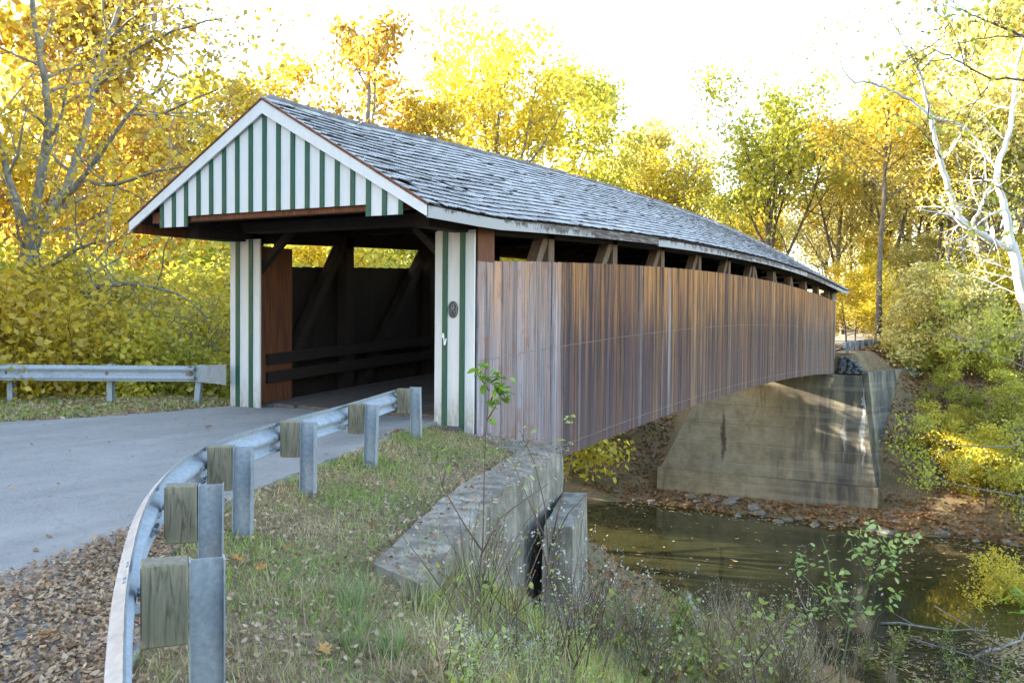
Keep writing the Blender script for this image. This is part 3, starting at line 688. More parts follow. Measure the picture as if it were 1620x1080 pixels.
path = catmull([(c.x, c.y) for c in ctr], 10); dl = (path[-1]-path[-4]).normalized(); path.append(path[-1]+dl*.22)
rail_beam(path, .475, True, 'rail', GR)
lean = [(0, 0), (0, 0), (.0, .0), (.02, 0), (.0, .02), (.0, .01), (.03, .02), (-.02, -.03)]
for i in range(len(GP)):
    n2 = nrm[i]; ztop = .64+(.03 if i == 7 else 0)
    ibeam(GR, GP[i], n2, ztop, -.9, lean[i])
    c = Vector(GP[i])-n2*.182; t2 = Vector((-n2.y, n2.x)); m = MB()
    V = []
    zs = (.275, .645)
    for z in zs:
        for a, b in ((-.1, -.075), (.1, -.075), (.1, .075), (-.1, .075)): V.append((n2.x*a+t2.x*b, n2.y*a+t2.y*b, z-.46))
    m.add(V, [(0,3,2,1),(4,5,6,7),(0,1,5,4),(1,2,6,5),(2,3,7,6),(3,0,4,7)])
    ob = m.build('block', MAT['treated_block'], GR, loc=(c.x+lean[i][0]*.8, c.y+lean[i][1]*.8, .46))
    bv = ob.modifiers.new('bevel', 'BEVEL'); bv.width = .006; bv.segments = 1
    # splice bolts on the back of the rail
    m = MB(); r0 = Vector((ctr[i].x, ctr[i].y, 0)); nn = Vector((n2.x, n2.y, 0)); tt = Vector((t2.x, t2.y, 0))
    for a in (-.16, -.10, .10, .16):
        for z in (.475+.0, .475+.125, .475-.125):
            q = r0+tt*a-nn*(.0 if z == .475 else .045); m.tube([q+nn*.002+Vector((0, 0, z)), q+nn*.022+Vector((0, 0, z))], .013, 6)
    tag(m.build('bolts', MAT['steel_post'], GR), kind='stuff')
# left rail
GL = thing('guardrail', 'straight steel guardrail on the far left road edge ending in a flared end piece', 'guardrail', (0, 0, 0))
LP = [(-2.98,-.02),(-3.45,-.32),(-4.95,-1.22),(-6.6,-2.2),(-8.3,-3.2),(-10,-4.2),(-11.7,-5.25),(-13.3,-6.4)]
lp = catmull([(x, y) for x, y in LP[1:]], 6)
rail_beam([Vector((p.x, p.y, 0)) for p in lp], .575, True, 'rail', GL)
for (x, y), ln in zip(((-3.62,-.22),(-5.02,-1.02),(-6.68,-2.0),(-8.4,-3.0),(-10.1,-4.0),(-11.8,-5.05)), ((.14, .08), (0, 0), (0, 0), (0, 0), (0, 0), (0, 0))):
    ibeam(GL, (x, y), (.52, -.85), .74, -.9, ln); 
    MB().beam((x+.07, y-.12, .45), (x+.07, y-.12, .72), .14, .15, (0, 1, 0)).build('block', MAT['treated_block'], GL)
# flared terminal: a wide curled plate
m = MB(); base = Vector((-3.52, -.37, .575)); dd = Vector((.965, .26, 0)).normalized(); nn = Vector((-dd.y, dd.x, 0))*-1
rows = []
for i in range(9):
    t = i/8; hh = .155+.045*t; cur = -.10*t*t
    rows.append([base+dd*(.86*t)+nn*(.05*(1-t)+cur*0-.12*t*t*t)*-1+Vector((0, 0, z*hh)) for z in (-1, -.6, -.2, .2, .6, 1)])
for th in (0, .006):
    b = len(m.v)
    for r in rows: m.v.extend([tuple(p+nn*th) for p in r])
    for i in range(8):
        for k in range(5): m.f.append((b+i*6+k, b+i*6+k+1, b+(i+1)*6+k+1, b+(i+1)*6+k))
m.build('end_piece', MAT['steel_post'], GL, True)
# far rail beyond the bridge
GF = thing('guardrail', 'short dark guardrail with closely set posts beyond the far end of the bridge', 'guardrail', (0, 0, 0))
fp = [(3.25, 39.3), (3.25, 41.2), (3.28, 43.1), (3.35, 45.0), (3.5, 46.9), (3.75, 48.8)]
rail_beam([Vector((x-.2, y, 0)) for x, y in fp], .30, True, 'rail', GF)
for x, y in fp: ibeam(GF, (x, y), (1, 0), .46, -1.4)

# ------------------------------------------------------------------ concrete
def rough_solid(name, V, F, mat, parent, cuts, amp, seed):
    import bmesh
    bm = bmesh.new(); vs = [bm.verts.new(v) for v in V]
    for f in F: bm.faces.new([vs[i] for i in f])
    bmesh.ops.recalc_face_normals(bm, faces=bm.faces)
    for _ in range(cuts):
        L = [e for e in bm.edges if e.calc_length() > .22*(1 if cuts > 2 else 3)]
        if L: bmesh.ops.subdivide_edges(bm, edges=L, cuts=1, use_grid_fill=True)
    rr = np.random.default_rng(seed); bm.normal_update()
    for v in bm.verts:
        x, y, z = v.co; w = .5*math.sin(x*7.1+y*9.3)+math.sin(y*15.7-z*14.1+x)+math.sin(z*17.3+x*16.1)
        e = 1.8 if any(abs(ed.calc_face_angle(0)) > .6 for ed in v.link_edges) else 1
        v.co -= v.normal*(amp*(.35+.22*w+abs(rr.normal(0, .4)))*e)
    me = bpy.data.meshes.new(name); bm.to_mesh(me); bm.free(); return link(name, me, MAT[mat], parent)
AN = thing('concrete_abutment', 'pale crumbling concrete wing wall beside the grass strip at the near end', 'concrete wall', (0, 0, 0))
outer = [(6.62,-7.24),(6.1,-5.8),(5.58,-4.36),(5.2,-2.7),(4.80,-.87)]; inner = [(5.98,-7.02),(5.45,-5.55),(4.95,-4.2),(4.6,-2.6),(4.2,-1.1)]
V = []; F = []; topz = [-.23,-.22,-.22,-.21,-.21]
for i in range(5):
    (a, b), (c, d) = outer[i], inner[i]; V += [(a, b, topz[i]), (c, d, topz[i]+.02), (c, d, -5.), (a+.12, b+.03, -5.)]
for i in range(4):
    k = 4*i
    for a in range(4): F.append((k+a, k+(a+1) % 4, k+4+(a+1) % 4, k+4+a))
F += [(3, 2, 1, 0), (16, 17, 18, 19)]
rough_solid('wing_wall', V, F, 'pale_concrete', AN, 5, .016, 3)
P = [(4.79,-.86),(4.55,-.3),(4.0,.12),(3.3,.32),(2.82,.36),(2.80,-.10),(2.95,-.45),(3.6,-.75),(4.19,-1.08)]
V = [(x, y, -.25+.03*math.sin(i*1.9)) for i, (x, y) in enumerate(P)]+[(x, y, -4.) for x, y in P]; n = len(P)
rough_solid('wing_return', V, [tuple(range(n)), tuple(range(2*n-1, n-1, -1))]+[(i, (i+1) % n, n+(i+1) % n, n+i) for i in range(n)], 'pale_concrete', AN, 4, .03, 5)
rough_solid('seat_wall', MB().box(-3.6, 2.70, .35, 1.1, -9.5, -1.30).v, MB().box(-3.6, 2.7, .35, 1.1, -9.5, -1.30).f, 'pale_concrete', AN, 3, .03, 6)
rough_solid('broken_corner', MB().box(5.70, 5.97, -7.12, -6.86, -1.2, -.30).v, MB().box(0, 1, 0, 1, 0, 1).f, 'pale_concrete', AN, 3, .03, 9)
CB = tag(rough_solid('concrete_block', [(5.50,-3.05,-3.9),(5.93,-2.86,-3.9),(5.23,-.78,-4.6),(4.80,-.92,-4.6),(5.53,-3.0,-.80),(5.86,-2.85,-.80),(5.16,-.8,-.80),(4.82,-.9,-.80)],
     [(0,3,2,1),(4,5,6,7),(0,1,5,4),(1,2,6,5),(2,3,7,6),(3,0,4,7)], 'pale_concrete', None, 3, .010, 8), 'narrow upright concrete block standing outside the near wing wall above the water', 'concrete block')
# left verge slab
tag(rough_solid('concrete_slab', [(-3.3,.35,-.5),(-2.85,.30,-.5),(-3.0,1.3,-.5),(-5.3,.35,-.5),(-5.0,-.25,-.5),(-3.3,.35,-.07),(-2.85,.3,-.07),(-3.0,1.3,-.07),(-5.3,.35,-.06),(-5.0,-.25,-.06)],
    [(4,3,2,1,0),(5,6,7,8,9),(0,1,6,5),(1,2,7,6),(2,3,8,7),(3,4,9,8),(4,0,5,9)], 'pale_concrete', None, 3, .012, 12), 'low pale concrete slab in the grass behind the left guardrail end', 'concrete slab')
# far abutment
AF = thing('concrete_abutment', 'tall stained concrete abutment rising from the far shore under the bridge', 'bridge abutment', (0, 0, 0))
def hexa(b, t, zb0, zt0):
    V = [(x, y, zb0) for x, y in b]+[(x, y, zt0) for x, y in t]; return V, [(0,3,2,1),(4,5,6,7),(0,1,5,4),(1,2,6,5),(2,3,7,6),(3,0,4,7)]
V, F = hexa([(-7.0,38.05),(5.0,38.05),(5.3,44),(-7.0,44)], [(-4.1,38.35),(4.1,38.35),(4.4,43),(-4.1,43)], -7.2, -1.27)
rough_solid('face_wall', V, F, 'stained_concrete', AF, 3, .02, 14)
V, F = hexa([(-7.15,37.78),(5.16,37.78),(5.5,44),(-7.15,44)], [(-7.12,37.86),(5.12,37.86),(5.45,44),(-7.12,44)], -9.6, -7.2)
rough_solid('base_course', V, F, 'stained_concrete', AF, 2, .02, 15)
V, F = hexa([(4.7,38.6),(5.15,38.5),(7.6,47.0),(7.0,47.2)], [(4.02,38.6),(4.45,38.5),(6.6,47),(6.1,47.2)], -7.2, -1.1)
rough_solid('wing_wall', V, F, 'stained_concrete', AF, 3, .02, 16)
# dry-laid stones on the far abutment
DS = thing('dry_stone_stack', 'sloping stack of flat dark stones on the far abutment at the bridge end', 'stone stack', (0, 0, 0))
rd = random.Random(8)
def stone_mesh(name, seed, n=7):
    rr = random.Random(seed); m = MB(); rings = []
    for (z, s) in ((-.5, .72), (-.15, 1.), (.2, .95), (.5, .6)):
        rings.append([(math.cos(2*math.pi*k/n)*.5*s*rr.uniform(.8, 1.12), math.sin(2*math.pi*k/n)*.5*s*rr.uniform(.8, 1.12), z*rr.uniform(.85, 1.1)) for k in range(n)])
    V = [p for r in rings for p in r]; F = [tuple(range(n-1, -1, -1)), tuple(range(3*n, 4*n))]
    for i in range(3):
        for k in range(n): F.append((i*n+k, i*n+(k+1) % n, (i+1)*n+(k+1) % n, (i+1)*n+k))
    return m.add(V, F).mesh(name)
SM = [stone_mesh('stone', s) for s in range(5)]; FM = [x.copy() for x in SM]
for x in SM: x.materials.append(MAT['stone'])
for x in FM: x.materials.append(MAT['slate_stone'])
for r in range(8):
    x = 2.85; z = -1.17+r*.115
    while x < 4.25-r*.13:
        w = rd.uniform(.28, .5)
        o = link('stone', rd.choice(FM), None, DS, (x+w/2, 38.75+r*.03+rd.uniform(-.04, .04), z)); o.scale = (w*1.15, .55, .125); o.rotation_euler = (0, rd.uniform(-.06, .06), rd.choice((0, 3.14))+rd.uniform(-.2, .2)); x += w
# shore stones
rd = random.Random(31)
for k in range(64):
    t = k/64; x = -8+t*20+rd.uniform(-1.2, 1.2); y = 36.2+rd.gauss(0, .55)-.35*math.sin(x*.4)
    s = .18+rd.random()**2.6*.85
    o = link('stone', rd.choice(SM), None, None, (x, y, max(h1(x, y), WATER-.05)+.05*s)); o.scale = (s, s*rd.uniform(.55, .9), s*rd.uniform(.25, .45)); o.rotation_euler = (rd.uniform(-.2, .2), rd.uniform(-.2, .2), rd.uniform(0, 6))
    tag(o, 'grey stone lying along the far waterline below the tall abutment', 'stone', 'stones along the far shore')
# ------------------------------------------------------------------ vegetation
def perp(d, rg):
    v = Vector(rg.normal(size=3)); v = v-d*v.dot(d); return v.normalized()
def grow(rg, p, d, L, r, lvl, P, out, tips):
    n = P['seg'][lvl]; pts = [p.copy()]; rad = [r]; dirs = [d]
    end = P['taper'][lvl]
    for i in range(n):
        d = (d+perp(d, rg)*P['wob'][lvl]+Vector((0, 0, P['up'][lvl]))).normalized()
        p = p+d*(L/n); pts.append(p.copy()); rad.append(r*(1-(1-end)*(i+1)/n)); dirs.append(d)
    out.append((pts, rad, lvl))
    if lvl == P['max']:
        for i in range(1, n+1): tips.append((pts[i], lvl))
        return
    k = P['n'][lvl]
    for j in range(k):
        f = P['f0'][lvl]+(1-P['f0'][lvl])*((j+rg.uniform(.1, .9))/k); x = f*n; i = min(int(x), n-1); q = pts[i].lerp(pts[i+1], x-i)
        a = P['ang'][lvl]*rg.uniform(.7, 1.3); az = perp(dirs[i+1], rg)
        if lvl == 0:
            ph = j*2.4+rg.uniform(-.4, .4); az = Vector((math.cos(ph), math.sin(ph), 0)); az = (az-dirs[i+1]*az.dot(dirs[i+1])).normalized()
        nd = (dirs[i+1]*math.cos(a)+az*math.sin(a)).normalized()
        l2 = L*P['lr'][lvl]*rg.uniform(.75, 1.2)*(1-P['fall'][lvl]*(f-P['f0'][lvl])/(1-P['f0'][lvl]+1e-6))
        grow(rg, q, nd, l2, max(rad[i]*P['rr'][lvl], .008), lvl+1, P, out, tips)
    if lvl > 0: tips.append((pts[-1], lvl))
def tubes_mesh(name, out, sides=(8, 6, 4, 3, 3)):
    m = MB()
    for pts, rad, lvl in out: m.tube(pts, rad, sides[min(lvl, len(sides)-1)], cap=False)
    return m.mesh(name, True)
def leaves_mesh(name, pts, rg, per, sig, size, shape=RHOMB, tilt=None, down=0.):
    C = np.repeat(np.array([tuple(p) for p in pts]), per, axis=0); C = C+rg.normal(size=C.shape)*np.array([sig, sig, sig*.75])
    C[:, 2] -= down
    return scatter(name, shape[0], shape[1], C, rand_rot(len(C), rg, tilt), rg.uniform(.5, 1.4, len(C))*size)
BASE = dict(seg=(7, 5, 4, 3), taper=(.25, .25, .3, .4), wob=(.07, .16, .22, .28), up=(.02, .06, .04, .0), n=(13, 6, 5), f0=(.22, .22, .15), ang=(.85, .7, .8),
            lr=(.42, .5, .5), fall=(.62, .35, .3), rr=(.48, .55, .55), max=3)
def arche(seed, Ht, r0, per, sig, size, tilt=None, **kw):
    P = dict(BASE); P.update(kw); rg = np.random.default_rng(seed); out = []; tips = []
    grow(rg, Vector((0, 0, -.4)), Vector((0, 0, 1)), Ht, r0, 0, P, out, tips)
    tm = tubes_mesh('trunk', out); lm = leaves_mesh('crown', [t[0] for t in tips if t[1] >= 2], rg, per, sig, size, RHOMB, tilt) if per else None
    return tm, lm
# archetypes: (trunk mesh, crown mesh) for a tree about 20 m tall
A_ROUND = arche(1, 15.5, .32, 9, .50, .30)
A_TALL = arche(2, 18, .30, 9, .50, .30, ang=(.6, .65, .8), lr=(.36, .5, .5), up=(.02, .10, .05, 0))
A_OPEN = arche(3, 17, .34, 6, .42, .32, ang=(.75, .75, .8), n=(10, 6, 5), up=(.02, .1, .05, 0))
A_VASE = arche(4, 12, .36, 9, .55, .30, ang=(.5, .6, .8), f0=(.3, .2, .15), lr=(.75, .42, .5), fall=(.35, .3, .3), up=(.02, .05, .04, 0))
A_UNDER = arche(5, 6.5, .11, 10, .34, .23, n=(12, 6, 4), f0=(.12, .15, .15), ang=(1.1, .7, .8), lr=(.55, .5, .5), up=(.02, .02, .0, 0), fall=(.5, .3, .3))
A_POLE = arche(6, 20, .24, 8, .5, .30, f0=(.55, .2, .15), lr=(.28, .5, .5), n=(12, 5, 4))
A_AIRY = arche(15, 6.8, .09, 6, .36, .24, n=(13, 6, 4), f0=(.15, .15, .15), ang=(1.15, .7, .8), lr=(.52, .5, .5), up=(.02, .01, .0, 0), fall=(.5, .3, .3), tilt=.45)
def arche_bush(seed, n0, L, per, sig, size, spread=.75, shape=RHOMB, r0=.03):
    rg = np.random.default_rng(seed); out = []; tips = []
    P = dict(BASE); P.update(seg=(5, 4, 3), taper=(.3, .3, .4), wob=(.14, .2, .25), up=(.03, .04, .02), n=(7, 5), f0=(.2, .2), ang=(.75, .8), lr=(.5, .5), fall=(.3, .3), rr=(.6, .6), max=2)
    for k in range(n0):
        a = 2*math.pi*k/n0+rg.uniform(-.4, .4); t = spread*rg.uniform(.25, 1)
        grow(rg, Vector((.25*math.cos(a), .25*math.sin(a), -.2)), Vector((math.sin(t)*math.cos(a), math.sin(t)*math.sin(a), math.cos(t))), L*rg.uniform(.7, 1.1), r0, 0, P, out, tips)
    return tubes_mesh('stems', out, (5, 4, 3)), leaves_mesh('leaves', [t[0] for t in tips if t[1] >= 1], rg, per, sig, size, shape)
B_BIG = arche_bush(21, 7, 3.6, 8, .28, .19)
B_LOW = arche_bush(22, 8, 2.0, 7, .20, .14, 1.0)
def place(name, arch, bark, leaf, loc, sc, label, cat, group=None, rz=None, parts=('trunk', 'crown'), squash=1.):
    t = thing(name, label, cat, loc, group, random.uniform(0, 6.28) if rz is None else rz)
    t.scale = (sc, sc, sc*squash)
    for me, nm, mt in ((arch[0], parts[0], bark), (arch[1], parts[1], leaf)):
        if me is None: continue
        if len(me.materials) == 0: me.materials.append(MAT[mt])
        o = link(nm, me, None, t); o.material_slots[0].link = 'OBJECT'; o.material_slots[0].material = MAT[mt]
    return t
def gpos(u, d):
    p = atd(u, 499, d); return (float(p[0]), float(p[1]), h1(p[0], p[1])-.05)
# --- the named trees behind the bridge: (u, depth, top pixel row, archetype, bark, leaf, label)
def mesh_top(A):
    z = []
    for me_ in A:
        v = np.empty(len(me_.vertices)*3, np.float32); me_.vertices.foreach_get('co', v); z.append(np.percentile(v[2::3], 99.3))
    return float(max(z))
HA = {id(A): mesh_top(A) for A in (A_ROUND, A_TALL, A_OPEN, A_VASE, A_UNDER, A_POLE, A_AIRY)}
def blocked(p, rad):
    if p[0] > -6: return False
    k = (1.0-p[0])/.937; y = 38.2-.234*k
    return abs(p[1]-y) < rad
def hero(u, d, top, arch, bark, leaf, label, cat='tree', group=None, name='autumn_tree', squash=1., **k):
    while d < 130 and blocked(gpos(u, d), 8.5 if arch not in (A_UNDER, A_AIRY) else 4): d += 3
    p = gpos(u, d); ht = float(atd(u, top, d)[2])-p[2]
    return place(name, arch, bark, leaf, p, ht/HA[id(arch)]/squash, label, cat, group, squash=squash, **k)
hero(575, 62, 20, A_OPEN, 'grey_bark', 'leaf_orange', 'open-crowned orange-brown tree directly behind the roof peak', squash=1.15)
hero(690, 66, 150, A_OPEN, 'grey_bark', 'leaf_gold', 'lower golden tree between the orange tree and the tall yellow tree')
hero(790, 74, 25, A_VASE, 'grey_bark', 'leaf_yellow', 'tall bright yellow tree rising above the middle of the roof')
hero(890, 82, 90, A_ROUND, 'grey_bark', 'leaf_yellowgreen', 'rounded yellow-green tree to the right of the tall yellow tree')
hero(985, 92, 190, A_ROUND, 'grey_bark', 'leaf_pale', 'pale yellow tree low above the far part of the roof')
hero(1075, 90, 205, A_VASE, 'grey_bark', 'leaf_yellow', 'small yellow tree left of the tall yellow-green tree at the far end')
hero(1225, 70, 120, A_VASE, 'brown_bark', 'leaf_yellowgreen', 'tall yellow-green tree with forking dark trunk above the far roof end')
hero(1320, 82, 190, A_TALL, 'grey_bark', 'leaf_pale', 'pale yellow tree behind the far roof end')
hero(1405, 74, 150, A_POLE, 'brown_bark', 'leaf_pale', 'slim brown-trunked tree with pale leaves left of the white sycamore')
hero(1470, 66, 200, A_POLE, 'brown_bark', 'leaf_pale', 'straight-trunked pale yellow tree behind the white sycamore')
hero(1560, 70, 30, A_OPEN, 'grey_bark', 'leaf_pale', 'tall pale yellow tree filling the upper right behind the white sycamore')
hero(1650, 60, -40, A_TALL, 'grey_bark', 'leaf_pale', 'tall pale golden tree at the right edge')
hero(330, 58, 150, A_ROUND, 'grey_bark', 'leaf_yellow', 'rounded brilliant yellow tree left of the roof peak')
hero(230, 52, 135, A_ROUND, 'grey_bark', 'leaf_yellow', 'large brilliant yellow tree behind the grey forked trunk')
hero(430, 70, 120, A_ROUND, 'grey_bark', 'leaf_gold', 'golden tree just left of the roof peak')
hero(130, 44, -30, A_TALL, 'grey_bark', 'leaf_orange', 'tall brownish orange tree at the upper left')
hero(-20, 40, -60, A_OPEN, 'grey_bark', 'leaf_gold', 'golden tree at the far left edge')
hero(60, 60, 120, A_OPEN, 'grey_bark', 'leaf_pale', 'golden tree behind the brownish orange tree on the left')
# --- the wood behind, trunk by trunk
rt = random.Random(77)
AR = [A_ROUND, A_TALL, A_VASE, A_POLE, A_OPEN]; LF = ['leaf_yellow', 'leaf_gold', 'leaf_pale', 'leaf_yellowgreen', 'leaf_orange']
WOODS = []
for k in range(46):
    u = -260+k*46+rt.uniform(-18, 18); d = rt.uniform(88, 135)
    if 600 < u < 760: d = max(d, 110)
    top = 300+rt.uniform(-50, 40)
    if u < 450: top = 270+rt.uniform(-60, 40)
    if u > 1380: top = 200+rt.uniform(-80, 40)
    hero(u, d, top, rt.choice(AR), rt.choice(('grey_bark', 'brown_bark')), rt.choice(LF[:4]), 'distant autumn tree in the wood beyond the far bank', 'tree', 'trees of the far wood')
for k in range(16):     # poles right of the bridge end
    u = 1330+k*20+rt.uniform(-8, 8); d = rt.uniform(54, 90)
    hero(u, d, 120+rt.uniform(-60, 120), A_POLE, 'brown_bark', rt.choice(('leaf_pale', 'leaf_gold', 'leaf_yellowgreen')), 'slender forest tree on the level ground past the far right bank', 'tree', 'slender trees past the far right bank')
# --- understory
for k in range(15):     # right far bank
    u = 1455+k*16+rt.uniform(-9, 9); d = rt.uniform(53, 60)
    hero(u, d, rt.uniform(400, 490), (A_AIRY, A_AIRY, A_UNDER)[k % 3], 'brown_bark', rt.choice(('leaf_yellowgreen', 'leaf_yellowgreen', 'leaf_yellow', 'leaf_pale')), 'small yellow-green understory tree on the far right bank', 'small tree', 'understory trees on the far right bank', name='understory_tree')
for k in range(20):
    hero(1335+k*16+rt.uniform(-8, 8), rt.uniform(62, 84), rt.uniform(360, 450), A_AIRY, 'brown_bark', rt.choice(('leaf_yellow', 'leaf_pale', 'leaf_yellowgreen', 'leaf_gold')), 'airy young tree between the trunks past the far right bank', 'small tree', 'young trees between the far trunks', name='understory_tree')
for k in range(16):
    u = 1495+k*10+rt.uniform(-8, 8); d = rt.uniform(45, 52)
    hero(u, d, rt.uniform(530, 690), A_AIRY, 'brown_bark', rt.choice(('leaf_yellowgreen', 'leaf_yellow', 'leaf_yellowgreen')), 'low yellow-green sapling on the slope right of the far abutment', 'small tree', 'saplings on the far right slope', name='understory_tree')
for (u, d, z0, sc, lf, lb) in ((1625, 34, -3.3, .62, 'leaf_yellow', 'yellow-leaved bush leaning over the water at the right edge'), (1600, 45, -4.5, .9, 'leaf_yellowgreen', 'bushy yellow-green shrub halfway up the right far bank'),
                               (1455, 54, -5.2, .5, 'leaf_yellowgreen', 'small green-yellow shrub just right of the far abutment'), (1425, 58, -1.2, .55, 'leaf_gold', 'small golden shrub at the top of the right far bank'),
                               (1540, 52, -3.5, .75, 'leaf_yellowgreen', 'wide yellow-green shrub in the middle of the right far bank')):
    p = atd(u, 499, d); g = h1(p[0], p[1]); place('shrub', B_BIG, 'brown_bark', lf, (p[0], p[1], g-.05), sc, lb, 'shrub', parts=('stems', 'leaves'))
A_TWIG = arche(31, 5.5, .06, 1, .30, .16, n=(14, 6, 4), f0=(.08, .15, .15), ang=(.8, .7, .8), lr=(.6, .55, .5), up=(.02, .03, .0, 0), fall=(.5, .3, .3))
HA[id(A_TWIG)] = mesh_top(A_TWIG)
for k in range(12):
    hero(-40+k*36+rt.uniform(-12, 12), rt.uniform(19.5, 24), rt.uniform(400, 510), A_TWIG, 'grey_bark', rt.choice(('leaf_yellow', 'leaf_gold')), 'bare twiggy shrub with a few yellow leaves behind the left guardrail', 'shrub', 'bare twiggy shrubs behind the left guardrail', name='twiggy_shrub')
for k in range(26):     # left, behind the rail, down to the creek
    u = -60+k*18+rt.uniform(-8, 8); d = rt.uniform(22, 36)
    top = rt.uniform(370, 520)
    hero(u, d, top, (A_AIRY, A_AIRY, A_UNDER)[k % 3], 'grey_bark', rt.choice(('leaf_yellowgreen', 'leaf_pale', 'leaf_yellow', 'leaf_gold')), 'leafy yellow-green young tree on the slope behind the left guardrail', 'small tree', 'young trees behind the left guardrail', name='understory_tree')
for k in range(14):     # seen through the gaps above the far wall of the bridge
    u = 400+k*34+rt.uniform(-10, 10); d = rt.uniform(36, 60); 
    p = gpos(u, d)
    if abs(p[0]) < 5 or 27 < p[1] < 40: d = 66; 
    hero(u, d, rt.uniform(250, 330), A_ROUND, 'grey_bark', rt.choice(('leaf_yellowgreen', 'leaf_yellow')), 'yellow-green tree on the creek bank hidden behind the bridge', 'tree', 'trees behind the bridge')
for k, (u, d, sc) in enumerate(((20, 20.0, .42), (95, 19.6, .45), (170, 20.2, .42), (245, 20.4, .40), (300, 21.5, .42), (345, 21, .34), (-50, 19, .5))):
    p = atd(u, 499, d); g = h1(p[0], p[1]); place('shrub', B_LOW, 'brown_bark', ('leaf_gold', 'leaf_gold', 'leaf_yellow', 'leaf_yellowgreen', 'leaf_yellow', 'leaf_yellow', 'leaf_gold')[k], (p[0], p[1], g-.1), sc*2.4, 'low golden-leaved shrub right behind the left guardrail', 'shrub', 'low shrubs behind the left guardrail', parts=('stems', 'leaves'))
# --- off to the left of the view: the trees whose shade covers the road and the portal
for k in range(22):
    a = k/21; x = -17-10*((k*7) % 5)/4+rt.uniform(-2, 2); y = -34+a*35+rt.uniform(-1, 1)
    d = Vector((x-CAM[0], y-CAM[1])); 
    if d.y/max(-d.x, 1e-3) > .50: x -= 0; y = CAM[1]+.44*(-d.x)-rt.uniform(0, 3)
    place('autumn_tree', rt.choice((A_ROUND, A_TALL)), 'grey_bark', rt.choice(LF[:4]), (x, y, h1(x, y)-.1), rt.uniform(.85, 1.15), 'roadside autumn tree left of the view', 'tree', 'roadside trees left of the road', squash=.95)
for k in range(16):
    x = -33-9*((k*3) % 4)/3; y = -44+k*2.6
    y = min(y, CAM[1]+.50*(CAM[0]-x)-4)
    place('autumn_tree', (A_ROUND, A_TALL)[k % 2], 'grey_bark', LF[k % 4], (x, y, h1(x, y)-.1), 1.1+.1*(k % 3), 'roadside autumn tree left of the view', 'tree', 'roadside trees left of the road', squash=.95)
for k, (x, y, ht, lf) in enumerate(((-17, 40.0, 13.5, 'leaf_yellow'), (-22, 38.8, 12.5, 'leaf_yellowgreen'), (-16, 34.6, 8.2, 'leaf_yellowgreen'), (-20, 33.2, 8.2, 'leaf_yellow'), (-17, 29.6, 13, 'leaf_gold'), (-23, 27.6, 14, 'leaf_yellow'), (-13, 36.3, 8.0, 'leaf_gold'))):  # hidden trees added and sized to shape the sun patch on the abutment
    place('autumn_tree', A_UNDER if ht < 10 else A_ROUND, 'grey_bark', lf, (x, y, h1(x, y)-.1), ht/HA[id(A_UNDER if ht < 10 else A_ROUND)]*.98, 'added creekside tree hidden behind the bridge, shading the far abutment', 'tree', 'added shade trees left of the far abutment')
# --- hand-laid trees
def limb_tree(name, label, depth, base_u, limbs, bark, rg, leaf=None, twig=None, per=6, sig=.4, size=.2, zig=.0, thick=.68):
    """limbs: list of (pixel path, radius start px, radius end px, depth offset start, end)"""
    p0 = limbs[0][0][0]; root = atd(p0[0], p0[1], depth); g = h1(root[0], root[1])
    t = thing(name, label, 'tree', (float(root[0]), float(root[1]), g))
    out = []; tips = []; org = Vector((float(root[0]), float(root[1]), g))
    for li, (px, ra, rb, d0, d1) in enumerate(limbs):
        pts = []
        for i, (u, v) in enumerate(px):
            k = i/(len(px)-1); pts.append(Vector(atd(u, v, depth+d0+(d1-d0)*k))-org)
        if li == 0 and pts[0].z > .1: pts.insert(0, Vector((pts[0].x*.9, pts[0].y*.9, -.4)))
        fine = []
        n = len(pts)
        ext = [pts[0]*2-pts[1]]+pts+[pts[-1]*2-pts[-2]]
        for i in range(1, n):
            a, b, c, d = ext[i-1:i+3]
            for j in range(4):
                s = j/4; fine.append(.5*((2*b)+(c-a)*s+(2*a-5*b+4*c-d)*s*s+(3*b-a-3*c+d)*s**3))
        fine.append(pts[-1])
        wsc = depth/FPX
        fine = [q_+Vector(rg.normal(size=3))*zig*wsc for q_ in fine]
        rad = [(ra+(rb-ra)*i/(len(fine)-1))*wsc*thick for i in range(len(fine))]
        out.append((fine, rad, 0 if ra > 6 else 1))
        if twig:
            L = sum((fine[i+1]-fine[i]).length for i in range(len(fine)-1)); k = max(3, int(L*twig['dens']))
            for j in range(k):
                f = rg.uniform(.18, 1)*(len(fine)-1); i = min(int(f), len(fine)-2); q_ = fine[i].lerp(fine[i+1], f-i); d = (fine[i+1]-fine[i]).normalized()
                nd = (d*.5+perp(d, rg)*.9+Vector((0, 0, twig.get('up', .1)))).normalized()
                grow(rg, q_, nd, twig['L']*rg.uniform(.5, 1.2), max(min(rad[i]*.5, twig['r']), .010), 1, twig['P'], out, tips)
    ob = tubes_mesh('trunk', out, (9, 6, 4, 3)); link('trunk', ob, MAT[bark], t)
    if leaf: link('crown', leaves_mesh('crown', [q_[0] for q_ in tips], rg, per, sig, size), MAT[leaf], t)
    return t
TW = dict(BASE); TW.update(seg=(4, 4, 3, 3), max=3, n=(4, 4, 3), f0=(.2, .2, .2), up=(0, .04, .03, 0), wob=(.1, .2, .24, .26), rr=(.5, .6, .6))
rg = np.random.default_rng(91)
